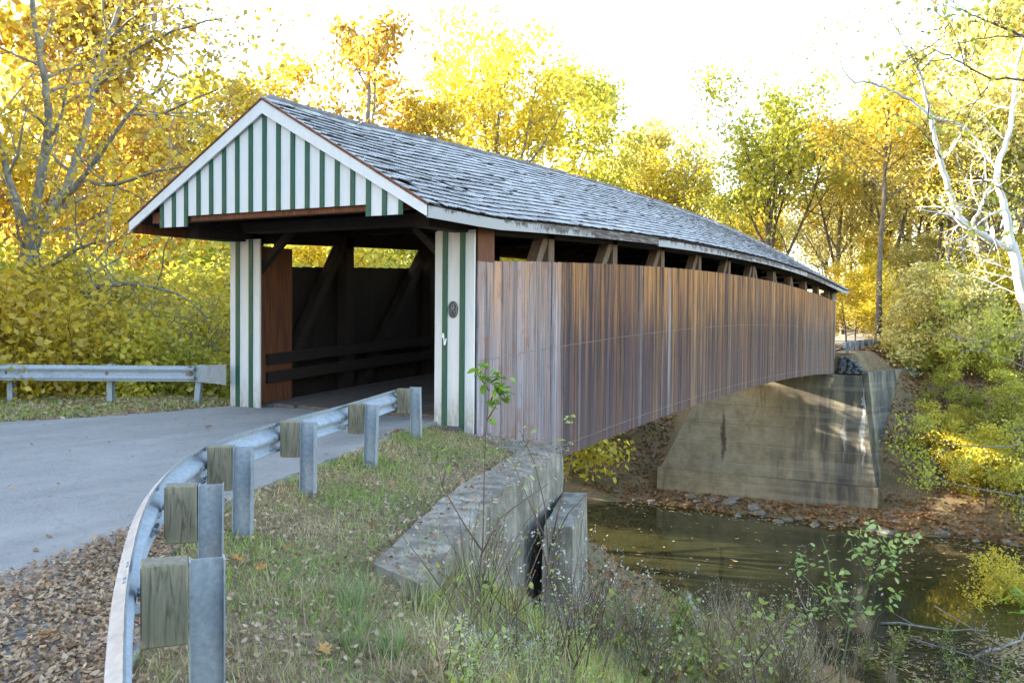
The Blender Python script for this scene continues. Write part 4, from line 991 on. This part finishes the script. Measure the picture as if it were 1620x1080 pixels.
limb_tree('forked_tree', 'grey smooth-barked forked tree with spreading bare limbs at the left', 25, 40, [
    ([(18,560),(30,500),(38,440),(50,385),(62,340)], 17, 13, 0, 0),
    ([(40,430),(52,360),(70,250),(76,200),(74,148),(62,80),(50,0),(45,-60)], 9, 3, 0, -2),
    ([(62,350),(84,325),(108,288),(130,222),(148,140),(167,67),(190,10),(210,-60)], 9, 3, 0, 2),
    ([(95,320),(128,285),(174,222),(207,178),(240,150),(276,124)], 6, 1.2, 0, -3), ([(148,150),(172,118),(204,85),(260,55),(318,36),(352,30)], 4, 1, 1, -2),
    ([(128,285),(180,292),(250,270),(300,262)], 4, 1, 0, -4), ([(165,70),(200,35),(240,12),(290,14)], 3, 1, 2, 0), ([(204,180),(250,182),(300,160),(345,140)], 3, .8, -1, -4),
    ([(45,440),(70,425),(120,395),(150,385)], 6, 2, 0, -2), ([(45,455),(80,460),(120,465),(170,452),(230,452),(290,470),(330,505)], 6, 1, 0, -3),
    ([(40,485),(80,475),(118,465)], 5, 4, 0, -1), ([(120,465),(150,480),(190,515)], 4, 1.2, -1, -2), ([(74,222),(95,190),(105,140),(120,90)], 4, 1, -1, -2), ([(50,380),(20,300),(0,230),(-20,150)], 7, 3, 0, 1)],
    'grey_bark', rg, 'leaf_gold', dict(dens=1.15, L=2.6, r=.05, P=TW), 2, .35, .17, .6, .95)
limb_tree('sycamore', 'white-barked sycamore with bare curving limbs at the right', 38, 1610, [
    ([(1640,560),(1628,500),(1612,440),(1602,385)], 15, 12, 0, 0), ([(1602,385),(1590,330),(1578,289),(1582,250),(1595,215),(1605,150),(1612,90),(1640,20)], 9, 3, 0, 1),
    ([(1600,395),(1565,378),(1533,360),(1515,335),(1502,302),(1490,262),(1480,222),(1471,178),(1460,135),(1453,111),(1430,70),(1410,30),(1398,-10)], 9, 1.6, 0, -3),
    ([(1533,360),(1510,345),(1489,338),(1449,331)], 4, 1.2, -1, -3), ([(1471,185),(1440,158),(1400,138),(1372,130),(1347,128),(1330,100),(1320,76),(1316,30)], 4, .9, -2, -4),
    ([(1536,358),(1550,330),(1562,300),(1575,285)], 4, 3, 0, 0), ([(1471,185),(1500,190),(1530,205),(1555,240),(1560,285)], 3.5, 2, -1, 0),
    ([(1453,111),(1448,85),(1430,60)], 2.5, 1, -2, -3), ([(1456,115),(1490,70),(1500,20)], 2.5, 1, -2, -2), ([(1590,330),(1560,345),(1530,372),(1490,390)], 3, 1, 0, -3)],
    'white_bark', rg, 'leaf_gold', dict(dens=1.0, L=2.4, r=.035, P=TW), 1, .3, .14, 1.0)
limb_tree('overhanging_tree', 'dark thin branches reaching in from the upper right corner', 15, 1800, [
    ([(1800,600),(1795,400),(1780,250),(1770,120)], 22, 14, 0, 0), ([(1775,180),(1700,110),(1618,58),(1590,45),(1556,31),(1520,14),(1489,8)], 5, .8, 0, 0), ([(1618,58),(1560,60),(1500,72),(1450,74)], 2.2, .6, 0, -1),
    ([(1778,230),(1700,160),(1620,128),(1569,124),(1530,105),(1493,84),(1450,66)], 4, .7, 0, -1), ([(1569,124),(1555,150),(1553,154)], 1.6, .6, 0, 0), ([(1785,420),(1700,345),(1620,318),(1540,275),(1480,245)], 3, .6, 0, -2)],
    'brown_bark', rg, 'leaf_yellowgreen', dict(dens=.8, L=1.1, r=.012, P=TW), 1, .25, .10, .8)
limb_tree('leaning_branch_tree', 'long thin grey bare branches leaning across the right far bank', 33, 1750, [
    ([(1760,760),(1755,690),(1740,600),(1730,500)], 8, 6, 0, 0), ([(1750,690),(1660,690),(1600,705),(1540,706),(1490,698),(1450,685)], 2.2, .6, 0, 0), ([(1745,800),(1650,790),(1560,775),(1510,765),(1450,740),(1405,712)], 2.0, .5, 0, -1),
    ([(1740,640),(1640,590),(1560,555),(1500,528),(1440,500)], 2.2, .5, 0, -1), ([(1735,560),(1640,530),(1560,540),(1500,530)], 2., .5, 0, -2)],
    'grey_bark', rg, 'leaf_yellowgreen', dict(dens=.8, L=1.4, r=.014, P=TW), 3, .22, .13, .6)
# ------------------------------------------------------------------ ground cover and foreground plants
def hit(u, v, lo=2., hi=80.):
    d = np.linspace(lo, hi, 1600); P = CAM[None]+ray(u, v)[None]*d[:, None]; hz = H(P[:, 0], P[:, 1]); k = np.argmax(P[:, 2] < hz)
    return P[k], d[k]
def scat_region(n, x0, x1, y0, y1, cond, rg, over=3):
    X = rg.uniform(x0, x1, n*over); Y = rg.uniform(y0, y1, n*over); k = cond(X, Y); X, Y = X[k][:n], Y[k][:n]
    return np.stack([X, Y, H(X, Y)], 1)
rg = np.random.default_rng(5)
offroad = lambda X, Y: ~inside(ROADP, X, Y)
WING = [(6.75,-7.4),(6.2,-5.8),(5.68,-4.3),(5.3,-2.7),(4.9,-.8),(4.0,.3),(2.7,.45),(2.7,-.15),(3.3,-.55),(4.15,-1.2),(4.55,-2.7),(4.9,-4.3),(5.4,-5.6),(5.93,-7.0)]
def nearc(X, Y): return offroad(X, Y) & inside(PLAT, X, Y) & ~(inside(WING, X, Y) & (rg.uniform(0, 1, X.shape) > .12))
def dens(X, Y, s=1.1): return .5+.5*wob(X+3, Y-2, s)
# short turf
C = scat_region(70000, 2.2, 10.5, -11.9, -.1, lambda X, Y: nearc(X, Y) & (rg.uniform(0, 1, X.shape) < .35+.65*dens(X, Y)), rg)
n = len(C); hh = rg.uniform(.025, .075, n)*(1+.7*dens(C[:, 0], C[:, 1], 1.9)); Sz = np.stack([hh*.55+.012, hh, hh], 1)
tag(link('grass', scatter('grass', BLADE[0], BLADE[1], C-[0, 0, .008], rand_rot(n, rg, .5), Sz), MAT['grass']), 'short mixed green and straw grass between guardrail and wing wall', 'grass', kind='stuff')
C = scat_region(16000, -9, -2.6, -5.5, .6, lambda X, Y: offroad(X, Y) & inside(PLAT, X, Y), rg); n = len(C); hh = rg.uniform(.04, .13, n)
tag(link('grass', scatter('grass', BLADE[0], BLADE[1], C, rand_rot(n, rg, .45), np.stack([hh*.6+.015, hh, hh], 1)), MAT['grass']), 'grass verge below the left guardrail', 'grass', kind='stuff')
# longer growth on the shoulder of the bank
C = scat_region(26000, 5.5, 15, -10.5, 2, lambda X, Y: ~inside(PLAT, X, Y) & (rg.uniform(0, 1, X.shape) < .25+.75*dens(X, Y, 1.3)), rg); n = len(C); hh = rg.uniform(.10, .34, n)
tag(link('grass', scatter('grass', BLADE[0], BLADE[1], C, rand_rot(n, rg, .42), np.stack([hh*.22+.014, hh, hh], 1)), MAT['grass']), 'rank dry grass down the near bank', 'grass', kind='stuff')
# leaf litter
def litter(name, label, C, lo, hi, mat, tilt=.35, dz=.012):
    n = len(C); C = C+np.stack([rg.normal(0, .01, n), rg.normal(0, .01, n), rg.uniform(.0, dz, n)+.006], 1)
    tag(link(name, scatter(name, CURL[0], CURL[1], C, rand_rot(n, rg, tilt), rg.uniform(lo, hi, n)), MAT[mat]), label, 'leaf litter', kind='stuff')
railp = [(p.x, p.y) for p in path]
C = scat_region(9000, 2.2, 10.5, -11.9, 0, lambda X, Y: offroad(X, Y) & inside(PLAT, X, Y), rg); litter('leaf_litter', 'small dry leaves in the grass by the guardrail', C, .015, .055, 'leaf_litter', .45, .05)
C = scat_region(900, 2.8, 6.8, -7.5, .5, lambda X, Y: inside(WING, X, Y), rg, 12); C[:, 2] = -.215+.01; litter('leaf_litter', 'dead leaves and crumbs lying on top of the wing wall', C, .015, .06, 'leaf_litter', .4, .02)
def strip_c(X, Y):
    d = pdist(railp, X, Y, False); w = np.clip((-Y-6.2)/3.4, .0, 1)*1.25+.12
    return inside(ROADP, X, Y) & (d < w*(.75+.35*dens(X, Y, 2.3))) & (rg.uniform(0, 1, X.shape) > (d/(w+.01))**3)
C = scat_region(20000, 1.5, 9.5, -13, -.3, strip_c, rg, 14); C[:, 2] = -.043; litter('leaf_litter', 'drift of brown leaves along the road edge under the guardrail', C, .018, .052, 'leaf_litter', .38, .035)
C = scat_region(130, -6, 6, -10, 0, lambda X, Y: inside(ROADP, X, Y), rg); C[:, 2] = -.043; litter('leaf_litter', 'few small leaves scattered over the road', C, .03, .07, 'leaf_litter', .2, .004)
C = scat_region(3500, -9, -2.6, -5.5, .6, lambda X, Y: offroad(X, Y) & inside(PLAT, X, Y), rg); litter('leaf_litter', 'leaves lying on the left verge', C, .05, .11, 'leaf_litter', .4, .05)
C = scat_region(30000, -24, 26, 35.9, 50, lambda X, Y: (np.abs(X-(-1.0)) > 0) & ~((X > -7) & (X < 5) & (Y > 37.8) & (Y < 44)), rg); litter('leaf_litter', 'thick brown leaf litter on the far bank', C, .13, .27, 'bank_litter', .45, .08)
C = scat_region(11000, -2, 16, -6, 13, lambda X, Y: ~inside(PLAT, X, Y), rg); litter('leaf_litter', 'brown leaf litter on the near bank down to the water', C, .06, .16, 'bank_litter', .5, .08)
C = scat_region(12000, -40, -4, .5, 14, lambda X, Y: ~inside(PLAT, X, Y), rg); litter('leaf_litter', 'leaf litter on the slope left of the bridge', C, .10, .22, 'bank_litter', .5, .08)
def flo(n, x0, x1, y0, y1): return np.stack([rg.uniform(x0, x1, n), rg.uniform(y0, y1, n), np.full(n, WATER)], 1)
C = np.concatenate([flo(130, -9, 12, 19, 35.5), flo(170, 5, 15, 28, 35.5), *[flo(1, 0, 0, 0, 0)*0+np.stack([rg.normal(cx_, .55, 60), rg.normal(cy_, .35, 60), np.full(60, WATER)], 1) for cx_, cy_ in zip(rg.uniform(6.5, 13.5, 16), rg.uniform(15.5, 21.5, 16))], flo(160, -9, 12, 34.3, 35.9)])
n = len(C); tag(link('floating_leaves', scatter('floating_leaves', CURL[0], [tuple(f) for f in CURL[1]], C+[0, 0, .012], rand_rot(n, rg, .05), np.stack([rg.uniform(.12, .30, n), rg.uniform(.10, .2, n), np.full(n, .08)], 1)), MAT['float_leaf']), 'pale leaves floating on the dark creek', 'leaves', kind='stuff')
# bigger orange leaves that can be picked out
def maple(size, seed):
    rr = random.Random(seed); m = MB(); V = [(0, 0, .0)]+[(x*size, y*size, size*(.10*rr.uniform(-.3, 1)+.25*(x*x+y*y))) for x, y in MAPLE]
    n = len(MAPLE); return m.add(V, [(0, 1+i, 1+(i+1) % n) for i in range(n)]).mesh('fallen_leaf')
LM = [maple(1, s) for s in range(4)]
for x in LM: x.materials.append(MAT['leaf_fallen_orange'])
big = [(330,682,.13,'single curled orange leaf lying alone on the road'),(375,893,.13,'orange leaf in the grass right of the second guardrail post'),(413,907,.12,'orange leaf just right of another beside the second guardrail post'),
       (512,1040,.14,'broad orange leaf in the grass near the bottom edge'),(80,752*1.0+190,.13,'yellow leaf among brown litter at the left road edge'),(500,790,.09,'small orange leaf beside the fourth guardrail post'),
       (590,838,.11,'tan leaf in the grass before the wing wall'),(405,855,.10,'dark orange leaf close to the third guardrail post'),(670,858,.11,'orange leaf on the edge of the wing wall'),(75,1027,.13,'yellow-orange leaf in the litter at the bottom left'),
       (455,873,.09,'orange leaf in short grass right of the third post'),(620,770,.08,'small orange leaf behind the fifth guardrail post'),(645,790,.08,'small reddish leaf in the middle of the grass strip')]
for i, (u, v, sz, lb) in enumerate(big):
    P, d = hit(u, v)
    z = -.04 if bool(inside(ROADP, np.array([P[0]]), np.array([P[1]]))[0]) else P[2]+.03
    o = link('fallen_leaf', LM[i % 4], None, None, (P[0], P[1], z+.02)); o.scale = (sz,)*3; o.rotation_euler = (random.uniform(-.4, .4), random.uniform(-.4, .4), random.uniform(0, 6)); tag(o, lb, 'leaf', 'large orange leaves on the ground')

# plants laid out stem by stem
def plant(name, label, cat, depth, stems, stem_mat, leaf_mat, clusters, leaf_size, rg, shape=LEAF6, r=1.4, extra=None):
    """stems: pixel paths (with depth offsets); clusters: (u, v, n, spread px)"""
    p0 = atd(stems[0][0][0], stems[0][0][1], depth); g = h1(p0[0], p0[1]); org = np.array([p0[0], p0[1], g])
    t = thing(name, label, cat, tuple(map(float, org)))
    m = MB(); k = depth/FPX
    for si, st in enumerate(stems):
        pts = [Vector(atd(u, v, depth+.12*math.sin(si*2.1+j*.8))-org) for j, (u, v) in enumerate(st)]
        if si == 0 and pts[0].z > 0: pts.insert(0, Vector((0, 0, -.05)))
        m.tube(pts, [max(r*k*(1-.65*j/(len(pts)-1)), .0018) for j in range(len(pts))], 5)
    m.build('stem', MAT[stem_mat], t, True)
    C = []
    for (u, v, n, sp) in clusters:
        for _ in range(n): C.append(atd(u+rg.normal(0, sp), v+rg.normal(0, sp*.7), depth+rg.normal(0, sp*k*.9))-org)
    C = np.array(C); n = len(C)
    R3 = rand_rot(n, rg, .55)
    link('leaves', scatter('leaves', shape[0], shape[1], C, R3, rg.uniform(.6, 1.2, n)*leaf_size), MAT[leaf_mat], t)
    return t
rg = np.random.default_rng(8)
plant('sapling', 'tall thin sapling with a tuft of green leaves in front of the striped portal post', 'sapling', 7.2, [[(752,1000),(756,930),(764,860),(766,760),(768,690),(772,640),(776,600)], [(772,640),(790,610),(800,630)], [(770,665),(785,640),(795,622),(803,635)], [(774,618),(762,600),(755,592)], [(776,605),(790,596),(802,600)], [(690,725),(694,712)], [(700,768),(706,738)], [(762,870),(735,830),(700,770),(690,725)], [(752,950),(735,890),(726,815)], [(760,880),(790,820),(830,790),(868,765)]],
      'stem_brown', 'leaf_green', [(770,592,20,9),(790,597,14,9),(795,620,13,6),(787,640,8,5),(800,632,8,5),(770,660,2,3),(694,715,7,7),(705,735,4,5),(778,605,14,11)], .092, rg, r=1.6)
plant('sapling', 'slender reddish stems with few pale leaves in front of the near board wall', 'sapling', 8.6, [[(862,960),(868,880),(862,800),(845,730),(822,680)], [(868,880),(885,800),(905,720),(903,660)], [(862,850),(840,800),(815,740)], [(866,900),(850,830),(838,760)], [(868,870),(900,810),(935,775)], [(870,920),(880,860),(884,800)]],
      'stem_brown', 'leaf_palegreen', [(903,662,12,6),(830,678,5,7),(815,735,4,7),(895,700,4,7),(850,745,5,9),(860,800,5,14),(880,850,5,16),(835,770,4,9),(876,900,6,18)], .065, rg, r=1.5)
plant('leafy_shrub', 'pale green leafy shrub standing in front of the creek at lower right', 'shrub', 12.5, [[(1330,1060),(1345,990),(1370,930),(1390,870),(1400,850)], [(1370,930),(1420,880),(1440,860)], [(1340,1000),(1320,950),(1310,880),(1300,850)], [(1345,990),(1290,930),(1262,900)], [(1375,920),(1350,870),(1345,850)]],
      'stem_green', 'leaf_palegreen', [(1385,855,28,20),(1420,870,26,18),(1370,880,22,17),(1400,905,18,17),(1440,850,12,9),(1350,850,12,11),(1415,940,12,12),(1300,880,12,22),(1320,930,30,18),(1325,965,34,22),(1290,900,8,18),(1260,895,8,9),(1390,960,8,12)], .125, rg)
plant('leafy_shrub', 'dark green leafy weed clump on the bank left of the pale shrub', 'shrub', 11, [[(1200,1110),(1190,1040),(1180,980),(1185,940)], [(1190,1040),(1160,990),(1140,960)], [(1195,1050),(1230,1000),(1250,970)]],
      'stem_brown', 'leaf_mixed', [(1180,990,40,28),(1150,1010,26,26),(1220,1010,34,26),(1190,955,12,14),(1185,1045,40,30),(1100,1040,30,30),(1260,980,18,20)], .10, rg)
plant('leafy_shrub', 'green leaves of a plant poking in at the right edge', 'shrub', 6.5, [[(1720,1100),(1690,1010),(1640,960),(1612,945)], [(1690,1010),(1650,990),(1620,975)]], 'stem_green', 'leaf_green', [(1608,940,5,7),(1620,950,4,6),(1640,965,5,8),(1612,972,2,4)], .11, rg)
# weed archetypes, copied over the bank
def weed(seed, n0, L, mat_s, mat_l, per, size, seed_head=0):
    rr = np.random.default_rng(seed); m = MB(); C = []; Hd = []
    for k in range(n0):
        a = rr.uniform(0, 6.28); t = rr.uniform(.05, .45); d = Vector((math.sin(t)*math.cos(a), math.sin(t)*math.sin(a), math.cos(t))); p = Vector((.08*rr.normal(), .08*rr.normal(), -.04)); pts = [p.copy()]
        l = L*rr.uniform(.6, 1.15)
        for i in range(6):
            d = (d+Vector(rr.normal(size=3))*.13).normalized(); p = p+d*l/6; pts.append(p.copy())
            if i > 0:
                for _ in range(per): C.append(tuple(p-d*l/6*rr.uniform()))
        m.tube(pts, [.006*(1-.7*i/6) for i in range(7)], 3)
        if seed_head:
            for _ in range(seed_head): Hd.append(tuple(p+Vector(rr.normal(size=3))*.035-d*.05*rr.uniform()))
    sm = m.mesh('stem'); C = np.array(C); lm = scatter('leaves', LEAF6[0], LEAF6[1], C, rand_rot(len(C), rr, .6), rr.uniform(.5, 1.2, len(C))*size)
    sm.materials.append(MAT[mat_s]); lm.materials.append(MAT[mat_l]); hm = None
    if Hd: hm =  scatter('seed_head', RHOMB[0], RHOMB[1], np.array(Hd), rand_rot(len(Hd), rr), rr.uniform(.012, .03, len(Hd))); hm.materials.append(MAT['seed_head'])
    return sm, lm, hm
def tuft(seed, n, L, w, mat, droop=.5):
    rr = np.random.default_rng(seed); m = MB()
    for k in range(n):
        a = rr.uniform(0, 6.28); t = rr.uniform(.03, droop); l = L*rr.uniform(.55, 1.1); p = Vector((.07*rr.normal(), .07*rr.normal(), -.03)); d = Vector((math.sin(t)*math.cos(a), math.sin(t)*math.sin(a), math.cos(t))); sd_ = Vector((-math.sin(a), math.cos(a), 0)); b = len(m.v)
        for i in range(5):
            ww = w*(1-i/4.3); m.v.extend([tuple(p+sd_*ww), tuple(p-sd_*ww)]); p = p+d*l/4; d = (d+Vector((math.cos(a)*.16, math.sin(a)*.16, -.10))).normalized()
        for i in range(4): m.f.append((b+2*i, b+2*i+1, b+2*i+3, b+2*i+2))
    me = m.mesh('blades'); me.materials.append(MAT[mat]); return me
W1 = weed(1, 7, .62, 'stem_green', 'leaf_mixed', 3, .075, 0); W2 = weed(2, 6, .7, 'stem_brown', 'leaf_palegreen', 2, .065, 22); W3 = weed(3, 9, .95, 'stem_brown', 'leaf_mixed', 1, .045, 6); W4 = weed(4, 6, .5, 'stem_green', 'leaf_yellowgreen', 3, .085, 0)
T1 = tuft(5, 46, .42, .0045, 'green_blades'); T2 = tuft(6, 60, .62, .003, 'straw', .4); T3 = tuft(7, 34, .30, .004, 'straw', .8)
def put_weed(W, loc, sc, label, group):
    t = thing('weed', label, 'weed', loc, group, random.uniform(0, 6.28)); t.scale = (sc,)*3
    for me, nm in zip(W, ('stem', 'leaves', 'seed_head')):
        if me:
            o = link(nm, me, None, t)
            if nm == 'seed_head': o['kind'] = 'stuff'
def put_tuft(T_, loc, sc, label, group):
    o = link('grass_tuft', T_, None, None, loc); o.scale = (sc,)*3; o.rotation_euler.z = random.uniform(0, 6.28); tag(o, label, 'grass tuft', group)
rw = random.Random(12)
def bank_spots(n, u0, u1, v0, v1):
    out = []
    for _ in range(n):
        P, d = hit(rw.uniform(u0, u1), rw.uniform(v0, v1)); z = float(P[2])-.02
        if z < WATER:
            k_ = (WATER-CAM[2])/(P[2]-CAM[2]); P = CAM+(P-CAM)*k_; z = WATER-.02
        out.append((float(P[0]), float(P[1]), z))
    return out
for p in bank_spots(20, 700, 1030, 1020, 1130): put_weed(rw.choice((W2, W2, W4)), p, rw.uniform(.4, .75), 'weed with pale fluffy seed heads on the near bank below the wing wall', 'seed-headed weeds on the near bank')
for p in bank_spots(44, 940, 1280, 960, 1150): put_weed(rw.choice((W1, W3, W3, W3)), p, rw.uniform(.9, 1.5), 'tangled green and brown weed on the near bank above the water', 'tangled weeds on the near bank')
for p in bank_spots(20, 740, 935, 900, 1060): put_weed(W3, p, rw.uniform(.8, 1.3), 'thin brown-stemmed weed growing against the foot of the wing wall', 'brown stems at the wing wall')
for p in bank_spots(22, 1230, 1640, 1010, 1130): put_weed(rw.choice((W3, W3, W1)), p, rw.uniform(1.2, 2.3), 'low weed on the shore at lower right', 'shore weeds at lower right')
for p in bank_spots(10, 530, 700, 930, 1060): put_tuft(T1, p, rw.uniform(.6, 1.05), 'long green grass tuft in front of the wing wall end', 'green grass tufts by the wing wall')
for p in bank_spots(46, 1120, 1420, 985, 1120): put_tuft(T2, p, rw.uniform(1.1, 1.9), 'tall tan dry grass tuft at the bottom edge right of centre', 'dry grass tufts at the bottom edge')
for p in bank_spots(70, 360, 980, 930, 1100): put_tuft(T3, p, rw.uniform(.5, 1.1), 'small straw-coloured grass tuft in the foreground grass', 'straw tufts in the foreground')
for p in bank_spots(16, 400, 760, 720, 900): put_tuft(T1, p, rw.uniform(.22, .38), 'small fresh green tuft in the grass strip behind the guardrail', 'green tufts in the grass strip')
# driftwood on the near shore
for k, (a, b, r) in enumerate((((1400,985),(1560,1000),.05),((1430,1010),(1600,1060),.04),((1480,960),(1590,1030),.03),((1540,1040),(1640,1000),.06),((1260,930),(1310,1060),.03))):
    pa = CAM+ray(*a)*((WATER+.05-CAM[2])/ray(*a)[2]); pb = CAM+ray(*b)*((WATER+.12-CAM[2])/ray(*b)[2]); pa, pb = Vector(pa), Vector(pb); o = pa.copy()
    m = MB(); pts = [pa.lerp(pb, i/6)-o+Vector((random.gauss(0, .06), random.gauss(0, .06), random.gauss(.04, .04))) for i in range(7)]; m.tube(pts, [r*(1-.6*i/6) for i in range(7)], 6)
    for j in (2, 4): m.tube([pts[j], pts[j]+Vector((random.gauss(0, .4), random.gauss(0, .4), .35))], [r*.4, .006], 4)
    tag(m.build('driftwood', MAT['dead_wood'], None, True, tuple(o)), ('long grey branch lying in the shallows at lower right', 'second grey branch below the long one at lower right', 'thin grey branch crossing the others at lower right', 'thick grey branch at the right edge of the shallows', 'pale stick lying on the water left of the pale green shrub')[k], 'driftwood')

# brushy debris in the shallows
m = MB(); rq = random.Random(3)
for k in range(150):
    x, y = rq.uniform(7, 14), rq.uniform(15.5, 20.5); a = rq.uniform(-.5, .9); L = rq.uniform(.5, 1.8); d = Vector((math.cos(a), math.sin(a), rq.uniform(-.05, .3)))
    p = Vector((x, y, WATER+.01)); m.tube([p, p+d*L*.5+Vector((0, 0, .04)), p+d*L], [.014, .010, .004], 3, False)
tag(m.build('twig_debris', MAT['stem_brown']), 'tangle of fine twigs washed up in the shallows at lower right', 'twigs', kind='stuff')

# order words for small groups whose members stand in a row across the view
ORD = 'leftmost second third fourth fifth sixth seventh eighth ninth tenth eleventh twelfth thirteenth fourteenth fifteenth sixteenth seventeenth eighteenth nineteenth twentieth'.split()
ROWS = {'low shrubs behind the left guardrail': 'low golden-leaved shrub right behind the left guardrail', 'understory trees on the far right bank': 'small yellow-green understory tree topping the far right bank',
        'saplings on the far right slope': 'low yellow-green sapling on the slope by the far abutment', 'bare twiggy shrubs behind the left guardrail': 'bare twiggy shrub behind the left guardrail',
        'slender trees past the far right bank': 'slender trunk past the far right bank', 'trees behind the bridge': 'yellow-green tree seen past the bridge gaps', 'green grass tufts by the wing wall': 'long green grass tuft before the wing wall end'}
for gname, lab in ROWS.items():
    mem = [o for o in COL.objects if o.parent is None and o.get('group') == gname]
    def ucoord(o):
        d = np.array(o.location)-CAM; return float(d@_R)/float(d@_F)
    mem.sort(key=ucoord)
    for i, o in enumerate(mem[:20]): o['label'] = lab+', '+ORD[i]+(' of its row' if i == 0 else ' from the left')
